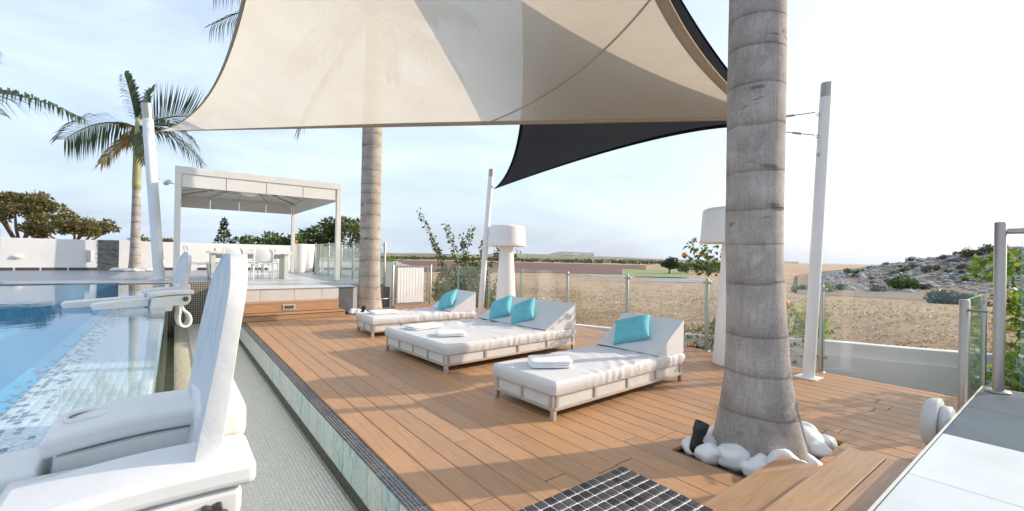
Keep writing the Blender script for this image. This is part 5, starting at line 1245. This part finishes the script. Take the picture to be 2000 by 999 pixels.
def sail(name, m, A, B, C, bAB, bBC, bCA, label, nn=48, hem=.09):
    A, B, C, bAB, bBC, bCA = map(Vector, (A, B, C, bAB, bBC, bCA))
    S = lambda u, v, w: A*u+B*v+C*w+bAB*(4*u*v)+bBC*(4*v*w)+bCA*(4*u*w)
    vs_ = []; idx = {}
    for i in range(nn+1):
        for j in range(nn+1-i):
            idx[(i, j)] = len(vs_); vs_.append(S(1-(i+j)/nn, i/nn, j/nn))
    fs_ = []
    for i in range(nn):
        for j in range(nn-i):
            fs_.append((idx[(i, j)], idx[(i+1, j)], idx[(i, j+1)]))
            if i+j < nn-1: fs_.append((idx[(i+1, j)], idx[(i+1, j+1)], idx[(i, j+1)]))
    root = thing(name, label, 'shade sail', (0, 0, 0))
    me = bpy.data.meshes.new('cloth'); me.from_pydata([tuple(p) for p in vs_], [], fs_); me.update(); link('cloth', me, m, root, True)
    c = (A+B+C)/3; hm = 'sail_hem' if m == 'sail_beige' else 'sail_dark'
    for e in ('AB', 'BC', 'CA'):
        mb = MB(); K = 70; rows = []
        for k in range(K+1):
            t_ = k/K; g = hem/12.
            f = lambda t_, w: S(*{'AB': ((1-t_)*(1-w), t_*(1-w), w), 'BC': (w, (1-t_)*(1-w), t_*(1-w)), 'CA': (t_*(1-w), w, (1-t_)*(1-w))}[e])
            p0 = f(t_, 0); p1 = f(t_, .01); dd = (p1-p0); dd = dd.normalized() if dd.length > 1e-6 else Vector((0, 0, 0)); k_ = min(1, min(t_, 1-t_)*14)
            rows += [p0-dd*.012+Vector((0, 0, .006)), p0+dd*hem*k_+Vector((0, 0, .006)), p0+dd*hem*k_-Vector((0, 0, .008)), p0-dd*.012-Vector((0, 0, .008))]
        mb.add(rows, [(i*4+j, i*4+(j+1) % 4, (i+1)*4+(j+1) % 4, (i+1)*4+j) for i in range(K) for j in range(4)]); mb.build('hem', hm, root, True)
    return root, S
beige, SB = sail('shade_sail', 'sail_beige', (-.36, 14.3, 4.37), (5.72, 2.43, 3.10), (-.35, -2.71, 4.86), (.37, -2.09, -.37), (-1.33, 1.36, .04), (.93, .76, -.39), 'large cream triangular shade sail stretched overhead, slightly stained')
dark, SD = sail('shade_sail', 'sail_dark', (5.60, 8.0, 2.86), (5.90, 2.30, 2.95), (-2.69, -1.01, 7.35), (.42, -.88, .41), (.15, 1.47, .17), (1.29, .03, -.90), 'dark grey triangular shade sail behind the cream one', hem=.05)
mb = MB(); seam = []
for k in range(41):
    t_ = k/40; a = SB(.42*(1-t_)+.0*t_, .58*(1-t_)+.74*t_, .0*(1-t_)+.26*t_); seam.append(a-Vector((0, 0, .004)))
mb.tube(seam, .011, 4); mb.build('seam', 'sail_hem', beige)
def line(a, b_, label, body=True):
    a, b_ = Vector(a), Vector(b_); l = thing('tension_line', label, 'turnbuckle line', a, 0, 'steel lines tensioning the sails'); d = b_-a
    mb = MB(); mb.tube([Vector((0, 0, 0)), d], .006, 6); mb.build('wire', 'steel', l)
    mb = MB(); mb.tube([d*.30, d*.34, d*.58, d*.62], [.006, .014, .014, .006], 8); mb.build('turnbuckle', 'steel', l, True)
    for t_ in (.72, .80, .88, .96): mb = MB(); p = d*t_; e = d.normalized(); mb.tube([p+e*.016*math.cos(q)+Vector((0, 0, 1)).cross(e)*.009*math.sin(q) for q in [2*math.pi*k/8 for k in range(9)]], .004, 5); mb.build('link', 'steel', l)
line((5.72, 2.43, 3.10), (6.00, 1.99, 3.13), 'upper steel line between the cream sail and the right post')
line((5.90, 2.30, 2.95), (5.99, 1.99, 2.86), 'lower steel line between the dark sail and the right post')
line((5.60, 8.0, 2.86), (5.54, 8.08, 2.95), 'short steel line from the dark sail to the far post')
line((-.36, 14.3, 4.37), (-.50, 14.55, 4.35), 'steel line from the cream sail to the thick left post')

# ------------------------------------------------------------------ planting outside the fence
def shrub(name, label, loc, cl, m, size, cat='shrub', asp=.5, stems=7, droop=0., group=None):
    s = thing(name, label, cat, loc, 0, group); leaf_cloud('foliage', m, s, cl, size, asp, droop=droop)
    mb = MB()
    for k in range(stems):
        c = Vector(cl[k % len(cl)][0]); mb.tube([(random.uniform(-.08, .08), random.uniform(-.08, .08), -.3), (c.x*.4, c.y*.4, c.z*.55), c], [.022, .016, .007], 6)
    mb.build('stem', 'twig', s); return s
random.seed(31)
gl_ = -.62
# straggly fruit tree behind the far sunbed: dense skirt with long whippy shoots
cl = clumps(0, 0, 1.0, 1.0, 1.7, 46, .32, 1000)
fig = shrub('fruit_tree', 'straggly fruit tree with tall whippy shoots behind the farthest sunbed', (7.75, 12.6, gl_), cl, 'leaf_fig', .12, 'tree', .55, 12, .3)
sh = [((-.5, .5, 1.5), (-1.25, 1.05, 3.45)), ((-.2, .2, 1.5), (-.55, .45, 3.05)), ((-.1, 0, 1.6), (-.15, .1, 2.65)), ((.3, -.2, 1.5), (.55, -.4, 2.75)), ((-.6, .4, 1.2), (-.9, .75, 2.6)), ((.5, -.4, 1.3), (.95, -.75, 2.55)), ((.7, -.6, 1.0), (1.35, -1.05, 2.2)), ((.0, .1, 1.7), (.15, 0, 2.95))]
cls = []
mb = MB()
for a, b_ in sh:
    a, b_ = Vector(a), Vector(b_); pts = [a.lerp(b_, k/10)+Vector((0, 0, .12*math.sin(math.pi*k/10))) for k in range(11)]; mb.tube(pts, [.014-.001*k for k in range(11)], 5)
    for k in range(1, 11): cls.append((tuple(pts[k]), (.09, .09, .07), 13 if k < 9 else 8))
mb.build('shoot', 'twig', fig); leaf_cloud('shoot_leaves', 'leaf_fig', fig, cls, .115, .5, .2, droop=.5)
shrub('pale_shrub', 'pale grey green shrub seen through the glass beside the gate', (7.0, 12.0, gl_), clumps(0, 0, .8, .55, 1.3, 18, .26, 900), 'leaf_pale', .10)
p = at_az(768, 17); shrub('small_tree', 'small yellow green treetop above the white gate', (p.x, p.y, -.6), clumps(0, 0, 1.5, .3, 1.0, 8, .2, 700), 'leaf_bright', .12, 'tree')
def fruits(parent, pts, r=.042):
    for q in pts: mb = MB(); mb.ball((0, 0, 0), (r, r, r), 14, 10); o = mb.build('orange', 'orange_fruit', parent, True); o.location = q
ot = shrub('orange_tree', 'small orange tree with fruit behind the lamp beside the big palm', (7.0, 3.55, gl_), clumps(-.1, .15, .55, .36, 1.0, 26, .19, 1500)+clumps(-.15, .25, 2.0, .28, .5, 9, .13, 1300)+[((-.2, .42, 2.22), (.16, .16, .08), 26)], 'leaf_green', .085, 'tree', .5, 12)
fruits(ot, [(-.30, .52, 2.06), (-.12, .32, 2.08), (-.45, -.05, .52), (-.42, .10, .40), (-.36, .62, .30), (-.5, .02, .47), (-.40, .30, .62)], .045)
fl = shrub('flower_bush', 'low bush with white flowers behind the glass, left of the lamp', (6.95, 4.15, gl_), clumps(0, 0, .45, .42, .5, 16, .18, 1100), 'leaf_green', .08)
random.seed(8)
for k in range(9):
    mb = MB(); c = Vector((random.uniform(-.4, -.05), random.uniform(-.2, .35), random.uniform(.42, .78)))
    for j in range(6):
        q = j*1.05; a = Vector((math.cos(q), math.sin(q), .5)).normalized(); s_ = a.cross(Vector((0, 0, 1))).normalized(); mb.add([(0, 0, 0), a*.035+s_*.018, a*.062, a*.035-s_*.018], [(0, 1, 2, 3)])
    o = mb.build('flower', 'petal', fl); o.location = c
ob = shrub('orange_bush', 'orange bush between the palm trunk and the right post', (7.35, 2.62, gl_), clumps(0, 0, .85, .35, 1.35, 20, .18, 1300), 'leaf_bright', .085)
fruits(ob, [(-.30, .05, 1.38), (-.28, .22, 1.1)], .05)
random.seed(33)
hg = shrub('orange_hedge', 'bright green leafy hedge with a few oranges behind the right glass', (7.6, -.35, gl_), clumps(0, 0, 1.0, .9, 1.7, 60, .25, 1000)+clumps(-.3, .55, 1.75, .5, .8, 12, .2, 1000), 'leaf_bright', .11, 'hedge', .5, 16)
fruits(hg, [(-.75, .4, .95), (-.8, .1, .7), (-.65, .7, 1.5), (-.7, -.1, 1.3)], .045)
hg2 = shrub('orange_hedge', 'leafy green shrub behind the tall glass screen, nearest the right edge', (6.6, -1.35, gl_), clumps(0, 0, 1.1, .8, 1.9, 46, .26, 950), 'leaf_bright', .12, 'hedge', .5, 14)
lim = shrub('leafy_shrub', 'low bright shrub growing against the outside of the small glass panel', (6.75, .15, gl_), clumps(0, 0, .75, .45, .9, 20, .2, 1100), 'leaf_bright', .09)

HAZE = 2.6e-5
if HAZE:
    mb = MB(); mb.box(-6000, 9000, -9000, 9000, -14, 130); hz = mb.build('haze', 'white_paint', None); hz['kind'] = 'stuff'
    m = bpy.data.materials.new('haze_air'); m.use_nodes = True; t = m.node_tree; t.nodes.clear(); o = N(t, 'ShaderNodeOutputMaterial')
    pv = N(t, 'ShaderNodeVolumePrincipled'); pv.inputs['Color'].default_value = (.90, .93, .97, 1); pv.inputs['Density'].default_value = HAZE; pv.inputs['Anisotropy'].default_value = .2
    t.links.new(pv.outputs[0], o.inputs['Volume']); hz.data.materials.clear(); hz.data.materials.append(m)
